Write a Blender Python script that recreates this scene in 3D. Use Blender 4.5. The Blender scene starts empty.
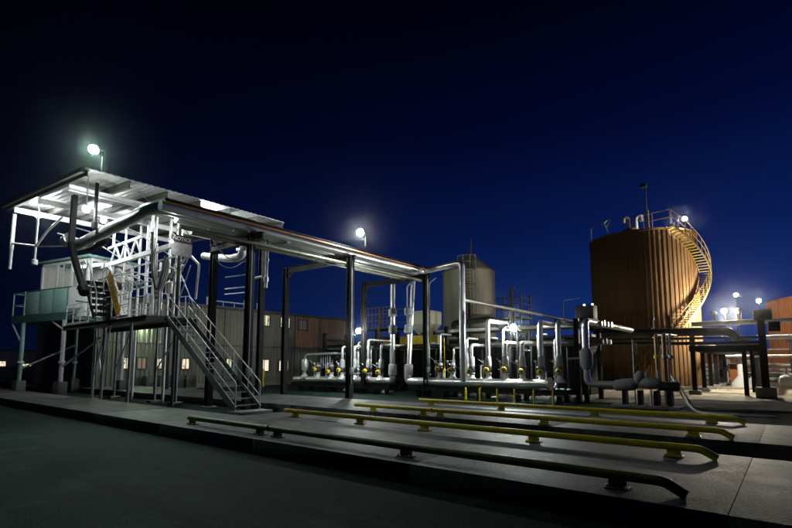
import bpy, bmesh, math, random
from mathutils import Vector, Matrix
random.seed(7)
R = math.radians
sc = bpy.context.scene
col = sc.collection

# ---------------------------------------------------------------- camera
cam_d = bpy.data.cameras.new('camera'); cam = bpy.data.objects.new('camera', cam_d); col.objects.link(cam)
cam_d.sensor_width = 36.0; cam_d.sensor_fit = 'HORIZONTAL'
cam_d.lens = 36.0 * 487.5 / 792.0
cam_d.shift_y = 48.0 / 792.0
cam_d.clip_start = 0.1; cam_d.clip_end = 2000
cam.location = (0, 0, 1.5)
cam.rotation_euler = (R(90 + 6.0885), 0, R(38.945))
sc.camera = cam

# ---------------------------------------------------------------- world: deep blue late-dusk sky
world = bpy.data.worlds.new('World'); sc.world = world; world.use_nodes = True
nt = world.node_tree; nt.nodes.clear()
def N(t, **kw):
    n = nt.nodes.new(t)
    for k, v in kw.items(): setattr(n, k, v)
    return n
sky = N('ShaderNodeTexSky'); sky.sky_type = 'NISHITA'; sky.sun_disc = False
SUN_EL, SUN_ROT = -3.0, 40.0
sky.sun_elevation = R(SUN_EL); sky.sun_rotation = R(SUN_ROT)
sky.air_density = 1.0; sky.dust_density = 0.3; sky.ozone_density = 4.0
bg = N('ShaderNodeBackground'); out = N('ShaderNodeOutputWorld')
tc = N('ShaderNodeTexCoord'); sep = N('ShaderNodeSeparateXYZ')
nt.links.new(tc.outputs['Generated'], sep.inputs[0])
ramp = N('ShaderNodeValToRGB')
e = ramp.color_ramp.elements
e[0].position = 0.0;  e[0].color = (0.0075, 0.034, 0.185, 1)
e[1].position = 1.0;  e[1].color = (0.00006, 0.00006, 0.0005, 1)
for pos, c in ((0.10, (0.0040, 0.023, 0.145, 1)), (0.25, (0.0012, 0.0095, 0.078, 1)), (0.42, (0.0004, 0.0026, 0.028, 1)), (0.60, (0.00014, 0.0006, 0.0065, 1))):
    k = e.new(pos); k.color = c
nt.links.new(sep.outputs['Z'], ramp.inputs[0])
# dusk glow still lingers low in the east-north-east (+X +Y): brighter that way, darker away from it
dot = N('ShaderNodeVectorMath', operation='DOT_PRODUCT'); dot.inputs[1].default_value = (0.64, 0.77, 0.0)
nt.links.new(tc.outputs['Generated'], dot.inputs[0])
mr = N('ShaderNodeMapRange'); mr.inputs[1].default_value = -0.5; mr.inputs[2].default_value = 1.0
mr.inputs[3].default_value = 0.05; mr.inputs[4].default_value = 1.25
nt.links.new(dot.outputs['Value'], mr.inputs[0])
mul = N('ShaderNodeVectorMath', operation='SCALE')
nt.links.new(ramp.outputs[0], mul.inputs[0]); nt.links.new(mr.outputs[0], mul.inputs['Scale'])
sks = N('ShaderNodeVectorMath', operation='SCALE'); sks.inputs['Scale'].default_value = 0.01
nt.links.new(sky.outputs[0], sks.inputs[0])
add = N('ShaderNodeVectorMath', operation='ADD')
nt.links.new(mul.outputs[0], add.inputs[0]); nt.links.new(sks.outputs[0], add.inputs[1])
nt.links.new(add.outputs[0], bg.inputs[0]); bg.inputs[1].default_value = 1.0
nt.links.new(bg.outputs[0], out.inputs[0])
# the sun is down: what is left of it is a trace
sd = bpy.data.lights.new('sun', 'SUN'); sd.energy = 0.003; sd.angle = R(10); sd.color = (0.6, 0.75, 1.0)
so = bpy.data.objects.new('sun', sd); col.objects.link(so); so.rotation_euler = (R(80), 0, R(180 - SUN_ROT))

sc.view_settings.view_transform = 'Standard'; sc.view_settings.look = 'None'
sc.view_settings.exposure = 0.0; sc.view_settings.gamma = 1.0; sc.view_settings.use_curve_mapping = False
sc.cycles.use_denoising = True
sc.cycles.sample_clamp_indirect = 4.0
sc.cycles.max_bounces = 5; sc.cycles.diffuse_bounces = 2; sc.cycles.glossy_bounces = 3; sc.cycles.transmission_bounces = 4
sc.cycles.caustics_reflective = False; sc.cycles.caustics_refractive = False

# ---------------------------------------------------------------- materials
M = {}
def mat(name, c, rough=0.6, metal=0.0, var=0.25, scale=6.0, bump=0.0, bscale=40.0, spec=0.5, streak=False, dirt=None, dirt_at=0.55, crack=None, speck=None, rvar=1.0):
    m = bpy.data.materials.new(name); m.use_nodes = True
    t = m.node_tree; b = t.nodes['Principled BSDF']
    b.inputs['Roughness'].default_value = rough; b.inputs['Metallic'].default_value = metal
    b.inputs['Specular IOR Level'].default_value = spec
    co = t.nodes.new('ShaderNodeTexCoord'); mp = t.nodes.new('ShaderNodeMapping')
    t.links.new(co.outputs['Object'], mp.inputs[0])
    if streak: mp.inputs['Scale'].default_value = (1, 1, 0.08)
    n = t.nodes.new('ShaderNodeTexNoise'); n.inputs['Scale'].default_value = scale; n.inputs['Detail'].default_value = 7
    n.inputs['Roughness'].default_value = 0.62
    t.links.new(mp.outputs[0], n.inputs['Vector'])
    r = t.nodes.new('ShaderNodeValToRGB')
    lo = [x * (1 - var) for x in c]; hi = [min(1, x * (1 + var)) for x in c]
    r.color_ramp.elements[0].position = 0.3; r.color_ramp.elements[0].color = (*lo, 1)
    r.color_ramp.elements[1].position = 0.7; r.color_ramp.elements[1].color = (*hi, 1)
    t.links.new(n.outputs['Fac'], r.inputs[0])
    last = r.outputs[0]
    if dirt:
        n2 = t.nodes.new('ShaderNodeTexNoise'); n2.inputs['Scale'].default_value = scale * 0.33; n2.inputs['Detail'].default_value = 9
        n2.inputs['Roughness'].default_value = 0.7
        t.links.new(mp.outputs[0], n2.inputs['Vector'])
        rr = t.nodes.new('ShaderNodeValToRGB')
        rr.color_ramp.elements[0].position = dirt_at; rr.color_ramp.elements[0].color = (0, 0, 0, 1)
        rr.color_ramp.elements[1].position = dirt_at + 0.14; rr.color_ramp.elements[1].color = (1, 1, 1, 1)
        t.links.new(n2.outputs['Fac'], rr.inputs[0])
        mx = t.nodes.new('ShaderNodeMix'); mx.data_type = 'RGBA'
        t.links.new(rr.outputs[0], mx.inputs[0]); t.links.new(last, mx.inputs[6]); mx.inputs[7].default_value = (*dirt, 1)
        last = mx.outputs[2]
    def over(fac, colr):
        nonlocal last
        mx2 = t.nodes.new('ShaderNodeMix'); mx2.data_type = 'RGBA'
        t.links.new(fac, mx2.inputs[0]); t.links.new(last, mx2.inputs[6]); mx2.inputs[7].default_value = (*colr, 1); last = mx2.outputs[2]
    if crack:                                       # thin wandering cracks plus long tyre smears along the lane
        wn = t.nodes.new('ShaderNodeTexNoise'); wn.inputs['Scale'].default_value = 1.3; wn.inputs['Detail'].default_value = 5; t.links.new(co.outputs['Object'], wn.inputs['Vector'])
        va = t.nodes.new('ShaderNodeVectorMath'); va.operation = 'MULTIPLY_ADD'; va.inputs[1].default_value = (1.1, 1.1, 0)
        t.links.new(wn.outputs['Color'], va.inputs[0]); t.links.new(co.outputs['Object'], va.inputs[2])
        vo = t.nodes.new('ShaderNodeTexVoronoi'); vo.feature = 'DISTANCE_TO_EDGE'; vo.inputs['Scale'].default_value = crack[0]; t.links.new(va.outputs[0], vo.inputs['Vector'])
        cr = t.nodes.new('ShaderNodeMapRange'); cr.inputs[1].default_value = 0.0; cr.inputs[2].default_value = crack[1]; cr.inputs[3].default_value = 0.75; cr.inputs[4].default_value = 0.0
        t.links.new(vo.outputs['Distance'], cr.inputs[0]); over(cr.outputs[0], [x * 0.25 for x in c])
        m2 = t.nodes.new('ShaderNodeMapping'); m2.inputs['Scale'].default_value = (0.05, 2.2, 1); t.links.new(co.outputs['Object'], m2.inputs[0])
        tn = t.nodes.new('ShaderNodeTexNoise'); tn.inputs['Scale'].default_value = 1.0; tn.inputs['Detail'].default_value = 6; t.links.new(m2.outputs[0], tn.inputs['Vector'])
        tr = t.nodes.new('ShaderNodeMapRange'); tr.inputs[1].default_value = 0.52; tr.inputs[2].default_value = 0.72; tr.inputs[4].default_value = 0.7
        t.links.new(tn.outputs['Fac'], tr.inputs[0]); over(tr.outputs[0], [x * 0.45 for x in c])
    if speck:
        sn = t.nodes.new('ShaderNodeTexNoise'); sn.inputs['Scale'].default_value = 14; sn.inputs['Detail'].default_value = 8; sn.inputs['Roughness'].default_value = 0.75
        t.links.new(co.outputs['Object'], sn.inputs['Vector'])
        sr = t.nodes.new('ShaderNodeMapRange'); sr.inputs[1].default_value = 0.60; sr.inputs[2].default_value = 0.64
        t.links.new(sn.outputs['Fac'], sr.inputs[0]); over(sr.outputs[0], speck)
    t.links.new(last, b.inputs['Base Color'])
    mr = t.nodes.new('ShaderNodeMapRange'); mr.inputs[3].default_value = max(0.02, rough - 0.1 * rvar); mr.inputs[4].default_value = min(1, rough + 0.12 * rvar)
    t.links.new(n.outputs['Fac'], mr.inputs[0]); t.links.new(mr.outputs[0], b.inputs['Roughness'])
    if bump:
        n3 = t.nodes.new('ShaderNodeTexNoise'); n3.inputs['Scale'].default_value = bscale; n3.inputs['Detail'].default_value = 5
        t.links.new(co.outputs['Object'], n3.inputs['Vector'])
        bp = t.nodes.new('ShaderNodeBump'); bp.inputs['Strength'].default_value = bump; bp.inputs['Distance'].default_value = 0.02
        t.links.new(n3.outputs['Fac'], bp.inputs['Height']); t.links.new(bp.outputs[0], b.inputs['Normal'])
    M[name] = m
    return m
def emit(name, c, s):
    m = bpy.data.materials.new(name); m.use_nodes = True; t = m.node_tree
    b = t.nodes['Principled BSDF']; b.inputs['Base Color'].default_value = (0.8, 0.8, 0.8, 1)
    b.inputs['Emission Color'].default_value = (*c, 1); b.inputs['Emission Strength'].default_value = s
    M[name] = m; return m
mat('asphalt', (0.009, 0.024, 0.021), 0.8, 0, 0.6, 1.7, 1.0, 28, spec=0.10, dirt=(0.036, 0.052, 0.047), dirt_at=0.54, crack=(0.33, 0.012), speck=(0.045, 0.055, 0.05))
mat('concrete', (0.105, 0.108, 0.104), 0.56, 0, 0.55, 2.4, 0.6, 34, spec=0.2, rvar=1.3, dirt=(0.034, 0.034, 0.032), dirt_at=0.51, crack=(0.28, 0.010))
mat('footing', (0.26, 0.25, 0.23), 0.8, 0, 0.3, 3.0, 0.4, 30, dirt=(0.13, 0.12, 0.11))
mat('gravel', (0.50, 0.45, 0.35), 0.9, 0, 0.4, 2.2, 0.9, 26, dirt=(0.18, 0.16, 0.12))
mat('black_steel', (0.008, 0.008, 0.008), 0.55, 0, 0.4, 5.0, 0.1, 60, spec=0.2)
mat('dark_pipe', (0.05, 0.052, 0.053), 0.35, 0.4, 0.3, 4.0)
mat('galv', (0.58, 0.59, 0.60), 0.42, 0.35, 0.25, 9.0, 0.05, 60)
mat('alu', (0.80, 0.80, 0.79), 0.31, 0.78, 0.10, 1.6, 0.0, 25, rvar=0.15)
mat('alu_dull', (0.55, 0.55, 0.52), 0.42, 0.55, 0.2, 5.0, 0.0, 25)
mat('blanket', (0.33, 0.34, 0.345), 0.75, 0.0, 0.25, 8.0, 0.5, 30)
mat('white_wrap', (0.62, 0.63, 0.64), 0.7, 0.0, 0.15, 8.0, 0.4, 22)
mat('white', (0.74, 0.75, 0.75), 0.45, 0, 0.12, 5.0, 0.05, 40, dirt=(0.5, 0.5, 0.48), dirt_at=0.62)
mat('yellow', (0.88, 0.68, 0.012), 0.45, 0, 0.15, 6.0, 0.15, 50, dirt=(0.42, 0.31, 0.02), dirt_at=0.58, speck=(0.10, 0.05, 0.02))
mat('valve_yellow', (0.72, 0.48, 0.02), 0.42, 0, 0.15, 8.0)
mat('board_yellow', (0.75, 0.42, 0.02), 0.5, 0, 0.1, 8.0)
mat('mark', (0.03, 0.03, 0.03), 0.6, 0, 0.1, 8.0)
mat('teal', (0.22, 0.38, 0.35), 0.5, 0, 0.18, 3.0, 0.05, 30, dirt=(0.17, 0.3, 0.28), dirt_at=0.58)
mat('teal_dark', (0.045, 0.10, 0.085), 0.5, 0, 0.2, 3.0)
mat('siding', (0.21, 0.205, 0.165), 0.55, 0, 0.18, 1.5, 0.05, 40, streak=True)
mat('siding_lamplit', (0.33, 0.18, 0.12), 0.55, 0, 0.18, 1.5, 0.05, 40, streak=True)  # redder siding tone: lamp light on the upper right wall put into colour
mat('trim', (0.06, 0.06, 0.055), 0.5, 0, 0.2, 4.0)
mat('tank_brown', (0.215, 0.125, 0.055), 0.8, 0.0, 0.10, 2.0, 0.05, 40, spec=0.15, streak=True, dirt=(0.165, 0.09, 0.04), dirt_at=0.50)
mat('tank_rust', (0.42, 0.14, 0.045), 0.6, 0, 0.22, 1.2, 0.05, 40, streak=True)
mat('silo', (0.62, 0.59, 0.46), 0.55, 0.1, 0.2, 1.6, 0.05, 40, streak=True, dirt=(0.27, 0.25, 0.19), dirt_at=0.56)
mat('stair_yellow', (0.27, 0.185, 0.045), 0.5, 0.1, 0.2, 6.0)
mat('roof_deck', (0.55, 0.56, 0.55), 0.4, 0.5, 0.15, 2.5, 0.05, 40)
mat('dark_room', (0.03, 0.03, 0.03), 0.7)
mat('orange', (0.6, 0.17, 0.03), 0.6)
mat('brown_pipe', (0.30, 0.19, 0.10), 0.5, 0.2)
mat('galv_dark', (0.20, 0.23, 0.23), 0.5, 0.5, 0.25, 6)
mat('galv_teal', (0.20, 0.33, 0.30), 0.45, 0.4, 0.2, 6)
mat('olive_pipe', (0.20, 0.20, 0.15), 0.4, 0.5, 0.25, 4.0)
mat('rubber', (0.10, 0.10, 0.09), 0.55)
g = bpy.data.materials.new('glass'); g.use_nodes = True; gb = g.node_tree.nodes['Principled BSDF']
gb.inputs['Base Color'].default_value = (0.75, 0.8, 0.8, 1); gb.inputs['Roughness'].default_value = 0.03
gb.inputs['Transmission Weight'].default_value = 1.0; gb.inputs['IOR'].default_value = 1.02; M['glass'] = g

# ---------------------------------------------------------------- mesh helpers
class Thing:
    def __init__(s, o, local): s.o = o; s.loc = Vector(o.location); s.local = local
def link(o): col.objects.link(o); return o
def thing(name, label, cat, loc=(0, 0, 0), rotz=0.0, group=None, local=False, kind=None):
    o = link(bpy.data.objects.new(name, None)); o.empty_display_size = 0.2
    o.location = loc; o.rotation_euler = (0, 0, rotz); o['label'] = label; o['category'] = cat
    if group: o['group'] = group
    return Thing(o, local)
def obj(T, name, bm, m, smooth=False):
    me = bpy.data.meshes.new(name)
    if T is not None and not T.local:
        bmesh.ops.translate(bm, verts=bm.verts, vec=-T.loc)
    bm.to_mesh(me); bm.free()
    if smooth:
        for p in me.polygons: p.use_smooth = True
        try: me.set_sharp_from_angle(angle=R(38))
        except Exception: pass
    me.materials.append(M[m])
    o = link(bpy.data.objects.new(name, me))
    if T is not None: o.parent = T.o
    return o
def sub(o):          # use a part as parent of sub-parts (same origin as its thing)
    T = Thing.__new__(Thing); T.o = o; T.loc = Vector(o.parent.location) if o.parent else Vector(o.location); T.local = False
    return T
def subl(o):
    T = sub(o); T.local = True; return T
def frame(d):
    d = d.normalized(); a = Vector((0, 0, 1)) if abs(d.z) < 0.95 else Vector((1, 0, 0))
    s = d.cross(a).normalized(); return s, s.cross(d).normalized()
def bm_prism(p, q, prof):
    p = Vector(p); q = Vector(q); s, u = frame(q - p); bm = bmesh.new()
    a = [bm.verts.new(p + s * x + u * y) for x, y in prof]; b = [bm.verts.new(q + s * x + u * y) for x, y in prof]
    n = len(prof)
    for i in range(n): bm.faces.new((a[i], a[(i + 1) % n], b[(i + 1) % n], b[i]))
    bm.faces.new(a[::-1]); bm.faces.new(b)
    bmesh.ops.recalc_face_normals(bm, faces=bm.faces)
    return bm
def beam(T, name, p, q, w, h, m): return obj(T, name, bm_prism(p, q, [(-w/2, -h/2), (w/2, -h/2), (w/2, h/2), (-w/2, h/2)]), m)
def ibeam(T, name, p, q, w, h, m, t=0.02):
    a, b = w/2, h/2; t2 = t * 0.6
    return obj(T, name, bm_prism(p, q, [(-a, -b), (a, -b), (a, -b+t), (t2, -b+t), (t2, b-t), (a, b-t), (a, b), (-a, b), (-a, b-t), (-t2, b-t), (-t2, -b+t), (-a, -b+t)]), m)
def box(T, name, c, s, m, rz=0.0, bev=0.0):
    bm = bmesh.new(); bmesh.ops.create_cube(bm, size=1.0)
    bmesh.ops.scale(bm, verts=bm.verts, vec=s)
    if bev: bmesh.ops.bevel(bm, geom=list(bm.edges), offset=bev, segments=2, affect='EDGES', profile=0.6)
    if rz: bmesh.ops.rotate(bm, verts=bm.verts, cent=(0, 0, 0), matrix=Matrix.Rotation(rz, 3, 'Z'))
    bmesh.ops.translate(bm, verts=bm.verts, vec=c)
    return obj(T, name, bm, m, smooth=bool(bev))
def path(pts, bend, seg=6):
    pts = [Vector(p) for p in pts]
    if bend <= 0 or len(pts) < 3: return pts
    o = [pts[0]]
    for i in range(1, len(pts) - 1):
        a, b, c = pts[i-1], pts[i], pts[i+1]
        d1 = (a - b); d2 = (c - b); l = min(bend, d1.length * 0.49, d2.length * 0.49)
        p = b + d1.normalized() * l; q = b + d2.normalized() * l
        for k in range(seg + 1):
            t = k / seg; o.append((1-t)**2 * p + 2*t*(1-t) * b + t*t * q)
    o.append(pts[-1]); return o
def bm_tube(pts, r, bend=0.0, n=12, seg=6):
    P = path(pts, bend, seg); bm = bmesh.new(); rings = []; s = None
    for i, p in enumerate(P):
        d = (P[min(i+1, len(P)-1)] - P[max(i-1, 0)]).normalized()
        if s is None: s, u = frame(d)
        else:
            s = (s - d * s.dot(d)).normalized(); u = s.cross(d)
        rr = r[i] if isinstance(r, (list, tuple)) else r
        rings.append([bm.verts.new(p + (s * math.cos(2*math.pi*k/n) + u * math.sin(2*math.pi*k/n)) * rr) for k in range(n)])
    for a, b in zip(rings, rings[1:]):
        for k in range(n): bm.faces.new((a[k], a[(k+1) % n], b[(k+1) % n], b[k]))
    bm.faces.new(rings[0][::-1]); bm.faces.new(rings[-1])
    bmesh.ops.recalc_face_normals(bm, faces=bm.faces)
    return bm
def tube(T, name, pts, r, m, bend=0.0, n=12, seg=6): return obj(T, name, bm_tube(pts, r, bend, n, seg), m, smooth=True)
def bm_lathe(prof, c, axis=(0, 0, 1), n=20):
    c = Vector(c); ax = Vector(axis).normalized(); s, u = frame(ax); bm = bmesh.new(); rings = []
    for r, h in prof:
        rings.append([bm.verts.new(c + ax * h + (s * math.cos(2*math.pi*k/n) + u * math.sin(2*math.pi*k/n)) * max(r, 1e-4)) for k in range(n)])
    for a, b in zip(rings, rings[1:]):
        for k in range(n): bm.faces.new((a[k], a[(k+1) % n], b[(k+1) % n], b[k]))
    bm.faces.new(rings[0][::-1]); bm.faces.new(rings[-1])
    bmesh.ops.recalc_face_normals(bm, faces=bm.faces)
    return bm
def lathe(T, name, prof, c, m, axis=(0, 0, 1), n=20): return obj(T, name, bm_lathe(prof, c, axis, n), m, smooth=True)
def quadmesh(T, name, verts, faces, m, smooth=False):
    bm = bmesh.new(); v = [bm.verts.new(p) for p in verts]
    for f in faces: bm.faces.new([v[i] for i in f])
    bmesh.ops.recalc_face_normals(bm, faces=bm.faces)
    return obj(T, name, bm, m, smooth)
def structure(o): o['kind'] = 'structure'; return o
ORD = ['first', 'second', 'third', 'fourth', 'fifth', 'sixth', 'seventh', 'eighth', 'ninth', 'tenth', 'eleventh', 'twelfth']
G = -0.31

# ================================================================ setting
bm = bmesh.new(); bmesh.ops.create_grid(bm, x_segments=40, y_segments=40, size=400)
bmesh.ops.translate(bm, verts=bm.verts, vec=(0, 0, G))
structure(obj(None, 'ground', bm, 'asphalt'))
# gravel yard under the right hand pipe rack, a little uneven
bm = bmesh.new(); vs = {}
nx, ny = 44, 60
for i in range(nx + 1):
    for j in range(ny + 1):
        x = -13 + 40 * i / nx; y = 24.2 + 58 * j / ny
        edge = min(1, min(i, nx - i, j, ny - j) / 2.5)
        vs[i, j] = bm.verts.new((x + random.uniform(-.25, .25), y + random.uniform(-.3, .3), G + 0.006 + edge * (0.02 + 0.05 * random.random())))
for i in range(nx):
    for j in range(ny): bm.faces.new((vs[i, j], vs[i+1, j], vs[i+1, j+1], vs[i, j+1]))
structure(obj(None, 'gravel_yard', bm, 'gravel', True))
# raised concrete lanes (slabs with open joints)
def lane(name, y0, y1, x0, x1, step):
    o = link(bpy.data.objects.new(name, None)); structure(o); T = Thing(o, False)
    x = x0
    while x < x1 - 0.01:
        xe = min(x + step, x1)
        b = box(T, 'slab', ((x + xe) / 2, (y0 + y1) / 2, G / 2 + random.uniform(-.006, .0)), (xe - x - 0.005, y1 - y0, -G), 'concrete', bev=0.003)
        x = xe
    return T
near_lane = lane('pavement', 6.02, 9.9, -12.6, 3.4, 4.0)
lane('pavement', 6.02, 8.45, -46.6, -12.62, 4.25)
lane('pavement', 11.75, 15.45, -48.6, 3.4, 4.0)

# ================================================================ guide rails
def guide_rail(y, x0, x1, mat_, posts, joint, label):
    T = thing('guide_rail', label, 'guide rail', (x1, y, 0), group='low pipe guide rails along the raised lanes')
    z = 0.155; r = 0.06
    tube(T, 'rail', [(x0, y, z), (joint - 0.0, y, z)], r, mat_, n=14)
    tube(T, 'rail', [(joint + 0.001, y, z), (x1 - 0.22, y, z), (x1, y, 0.03)], r, mat_, bend=0.08, n=14)
    lathe(T, 'flange', [(0.075, -0.012), (0.075, 0.012)], (joint, y, z), mat_, axis=(1, 0, 0), n=14)
    for px in posts:
        beam(T, 'post', (px, y, 0.0), (px, y, z - 0.02), 0.30, 0.12, mat_) if False else box(T, 'post', (px, y, (z - 0.03) / 2), (0.20, 0.08, z - 0.03), mat_, bev=0.01)
        bp_ = box(T, 'base_plate', (px, y, 0.008), (0.28, 0.18, 0.016), mat_, bev=0.003)
        for bx_ in (-0.11, 0.11):
            lathe(sub(bp_), 'bolt', [(0.018, 0), (0.018, 0.02), (0.008, 0.03)], (px + bx_, y - 0.06, 0.016), 'galv', n=6)
mat('rail_shaded', (0.16, 0.15, 0.02), 0.5, 0, 0.3, 6.0, 0.15, 50, dirt=(0.05, 0.05, 0.02), dirt_at=0.5, speck=(0.05, 0.03, 0.02))  # unlit side of the near rail put into a darker yellow; rust specks on top
guide_rail(6.45, -11.9, -1.02, 'rail_shaded', (-11.75, -8.95, -8.35, -5.0, -1.75), -8.65, 'weathered pipe guide rail coloured dark as in shade on the kerb nearest the camera')
guide_rail(9.2, -11.6, -1.0, 'yellow', (-11.1, -8.6, -6.6, -4.0, -1.6), -8.2, 'yellow pipe guide rail along the far edge of the nearer raised lane')
guide_rail(11.95, -11.4, -1.0, 'yellow', (-10.6, -8.6, -8.0, -4.9, -1.7), -8.3, 'yellow pipe guide rail along the near edge of the farther raised lane')
guide_rail(15.0, -11.0, -1.0, 'yellow', (-10.4, -7.6, -4.6, -1.7), -7.9, 'yellow pipe guide rail farthest from the camera, just before the manifold')

# ================================================================ lamps
def lamp(name, label, pos, base, power, r=0.2, c=(0.93, 1.0, 0.94), back=None, half=62, pole_r=0.045, group='floodlights glaring white in the dark'):
    pos = Vector(pos); base = Vector(base)
    T = thing(name, label, 'lamp', base, group=group)
    mn = 'lamp_%s' % label
    emit(mn, c, power / (4 * math.pi**2 * r * r))
    bm = bmesh.new(); bmesh.ops.create_icosphere(bm, subdivisions=2, radius=r)
    bmesh.ops.translate(bm, verts=bm.verts, vec=pos)
    obj(T, 'bulb', bm, mn, True)
    if back:                                        # bowl added behind the bulb to keep its light off the brown tank
        ax = Vector(back).normalized(); q = r * 1.25
        prof = [(q * math.sin(R(t)), q * math.cos(R(t))) for t in range(half, -1, -6)] + [(0.01, q)]
        prof += [((q + .02) * math.sin(R(t)), (q + .02) * math.cos(R(t))) for t in range(2, half + 1, 6)]
        lathe(T, 'light_shield', prof, pos, 'galv', axis=ax, n=20)
        foot = pos + ax * (q + 0.02)
        tube(T, 'bracket', [foot, foot + ax * 0.12, Vector((foot.x + ax.x * 0.12, foot.y + ax.y * 0.12, base.z))], pole_r, 'black_steel', bend=0.08, n=10)
    else:
        lathe(T, 'collar', [(pole_r, -r - 0.16), (r * 0.45, -r - 0.1), (r * 0.5, -r + 0.03)], pos, 'black_steel', n=14)
        if abs(base.x - pos.x) + abs(base.y - pos.y) < 0.05:
            tube(T, 'pole', [base, pos - Vector((0, 0, r + 0.1))], pole_r, 'black_steel', n=10)
        else:
            tube(T, 'bracket', [base, Vector((pos.x, pos.y, base.z)), pos - Vector((0, 0, r + 0.1))], pole_r, 'black_steel', bend=0.1, n=10)
    return T

lamp('floodlight', 'white floodlight on the front corner of the canopy roof', (-19.5, 6.38, 9.36), (-19.5, 6.38, 8.56), 1500, 0.15, c=(0.66, 1.0, 0.84), back=(0.32, 1, 0.05), half=60)
lamp('floodlight', 'white floodlight on top of the pipe bridge above the tall black column', (-15.04, 15.97, 7.5), (-15.04, 15.97, 6.9), 1250, 0.15, back=(0.25, 1, 0.25), half=66)
lamp('floodlight', 'white floodlight low between the two black columns beside the building', (-20.12, 21.3, 3.47), (-20.4, 22.0, 3.2), 900, 0.15, back=(0.6, 1, 0.1), half=60)
lamp('floodlight', 'white floodlight at the middle of the valve manifold', (-10.93, 23.0, 3.32), (-10.93, 23.0, G), 1700, 0.15, back=(0.16, 1, 0.15), half=72)
lamp('floodlight', 'white floodlight at the head of the spiral stair on the brown tank', (-5.15, 38.35, 11.55), (-5.6, 38.9, 10.4), 500, 0.16, c=(1.0, 0.95, 0.82))
lamp('floodlight', 'left one of the twin yard floodlights right of the brown tank', (-3.31, 39.0, 5.03), (-3.31, 39.0, 2.3), 2000, 0.15, c=(1.0, 0.90, 0.72))
lamp('floodlight', 'right one of the twin yard floodlights right of the brown tank', (-2.6, 39.0, 4.98), (-2.6, 39.0, 2.3), 2000, 0.15, c=(1.0, 0.90, 0.72))
lamp('floodlight', 'small high yard floodlight above the twin floodlights', (-4.32, 65.0, 9.07), (-4.32, 65.0, G), 700, 0.19, c=(1.0, 0.97, 0.9))
lamp('floodlight', 'yard floodlight in front of the rust coloured tank', (-2.24, 62.0, 7.95), (-2.24, 62.0, G), 900, 0.19, c=(1.0, 0.95, 0.8))

# ================================================================ pipe bridge
B = thing('pipe_bridge', 'black steel pipe bridge on tall columns running back from the canopy', 'pipe bridge', (-17, 16, G))
ZB = 6.43
for y, xl in ((11.0, None), (16.1, -20.45), (22.15, -20.45)):
    for x in ((-16.2,) if xl is None else (-15.75, xl)):
        ibeam(B, 'column', (x, y, G + 0.02), (x, y, ZB + 0.1), 0.26, 0.26, 'black_steel', 0.03)
        box(B, 'base_plate', (x, y, G + 0.03), (0.45, 0.45, 0.05), 'black_steel')
    ibeam(B, 'crossbeam', ((xl or -19.0) - 0.1, y, ZB - 0.03), (-15.45, y, ZB - 0.03), 0.2, 0.3, 'black_steel', 0.025)
ibeam(B, 'side_beam', (-15.66, 7.3, ZB + 0.44), (-15.66, 22.4, ZB + 0.44), 0.10, 0.12, 'black_steel', 0.015)
for y, x in ((16.1, -15.75), (16.1, -20.45), (22.15, -15.75), (22.15, -20.45), (11.0, -16.2)):
    sg = -1 if x > -17 else 1
    quadmesh(B, 'gusset', [(x + sg * 0.13, y - 0.01, ZB - 0.18), (x + sg * 0.5, y - 0.01, ZB - 0.18), (x + sg * 0.13, y - 0.01, ZB - 0.55), (x + sg * 0.13, y + 0.01, ZB - 0.18), (x + sg * 0.5, y + 0.01, ZB - 0.18), (x + sg * 0.13, y + 0.01, ZB - 0.55)],
             [(0, 1, 2), (3, 4, 5), (0, 1, 4, 3), (1, 2, 5, 4), (2, 0, 3, 5)], 'black_steel')
for x, y in ((-15.75, 16.1), (-16.2, 11.0), (-15.75, 22.15)):
    tube(B, 'conduit', [(x + 0.16, y - 0.05, G + 0.9), (x + 0.16, y - 0.05, ZB)], 0.02, 'galv', n=6)
    box(B, 'switch_box', (x + 0.19, y - 0.05, G + 1.5), (0.1, 0.22, 0.32), 'galv_dark', bev=0.01)
def pipe_thing(name, label, pts, r, m, bend=0.3, n=16, cat='pipe', group=None, bands=True, flanges=()):
    T = thing(name, label, cat, (pts[0][0], pts[0][1], pts[0][2]), group=group)
    tube(T, 'pipe', pts, r, m, bend=bend, n=n)
    if bands:
        for a, b in zip(pts, pts[1:]):
            a = Vector(a); b = Vector(b); L = (b - a).length; nb = int(L / 1.9)
            for i in range(nb):
                p = a + (b - a) * ((i + 0.6) / nb)
                if min((p - a).length, (p - b).length) > bend + 0.1:
                    lathe(T, 'band', [(r + 0.001, -0.025), (r + 0.007, -0.022), (r + 0.007, 0.022), (r + 0.001, 0.025)], p, m, axis=(b - a), n=n)
    for p, ax in flanges:
        lathe(T, 'flange', [(r * 1.45, -0.05), (r * 1.45, 0.05)], p, m, axis=ax, n=n)
    return T
gb_ = 'long pipes on the pipe bridge'
pipe_thing('pipe', 'silver outer pipe of the pipe bridge ending in the tall square loop',
           [(-15.85, 7.25, ZB + 0.27), (-15.85, 22.05, ZB + 0.27), (-13.33, 22.05, ZB + 0.45), (-13.33, 22.05, 0.72), (-13.33, 22.05, 0.62)], 0.17, 'alu', 0.28, 18, group=gb_)
pipe_thing('pipe', 'fat silver duct bending off the pipe bridge under the canopy roof', [(-16.22, 22.2, ZB + 0.32), (-16.22, 7.2, ZB + 0.32), (-17.4, 7.2, ZB + 0.2), (-23.2, 7.25, ZB + 0.08)], 0.22, 'alu', 0.7, 22, group=gb_)
pipe_thing('pipe', 'middle silver pipe on the pipe bridge with a riser down to the left header', [(-16.58, 8.2, ZB + 0.26), (-16.58, 22.4, ZB + 0.32), (-18.35, 22.4, ZB + 0.32), (-18.35, 22.4, 0.62)], 0.15, 'alu', 0.28, 18, group=gb_)
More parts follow.
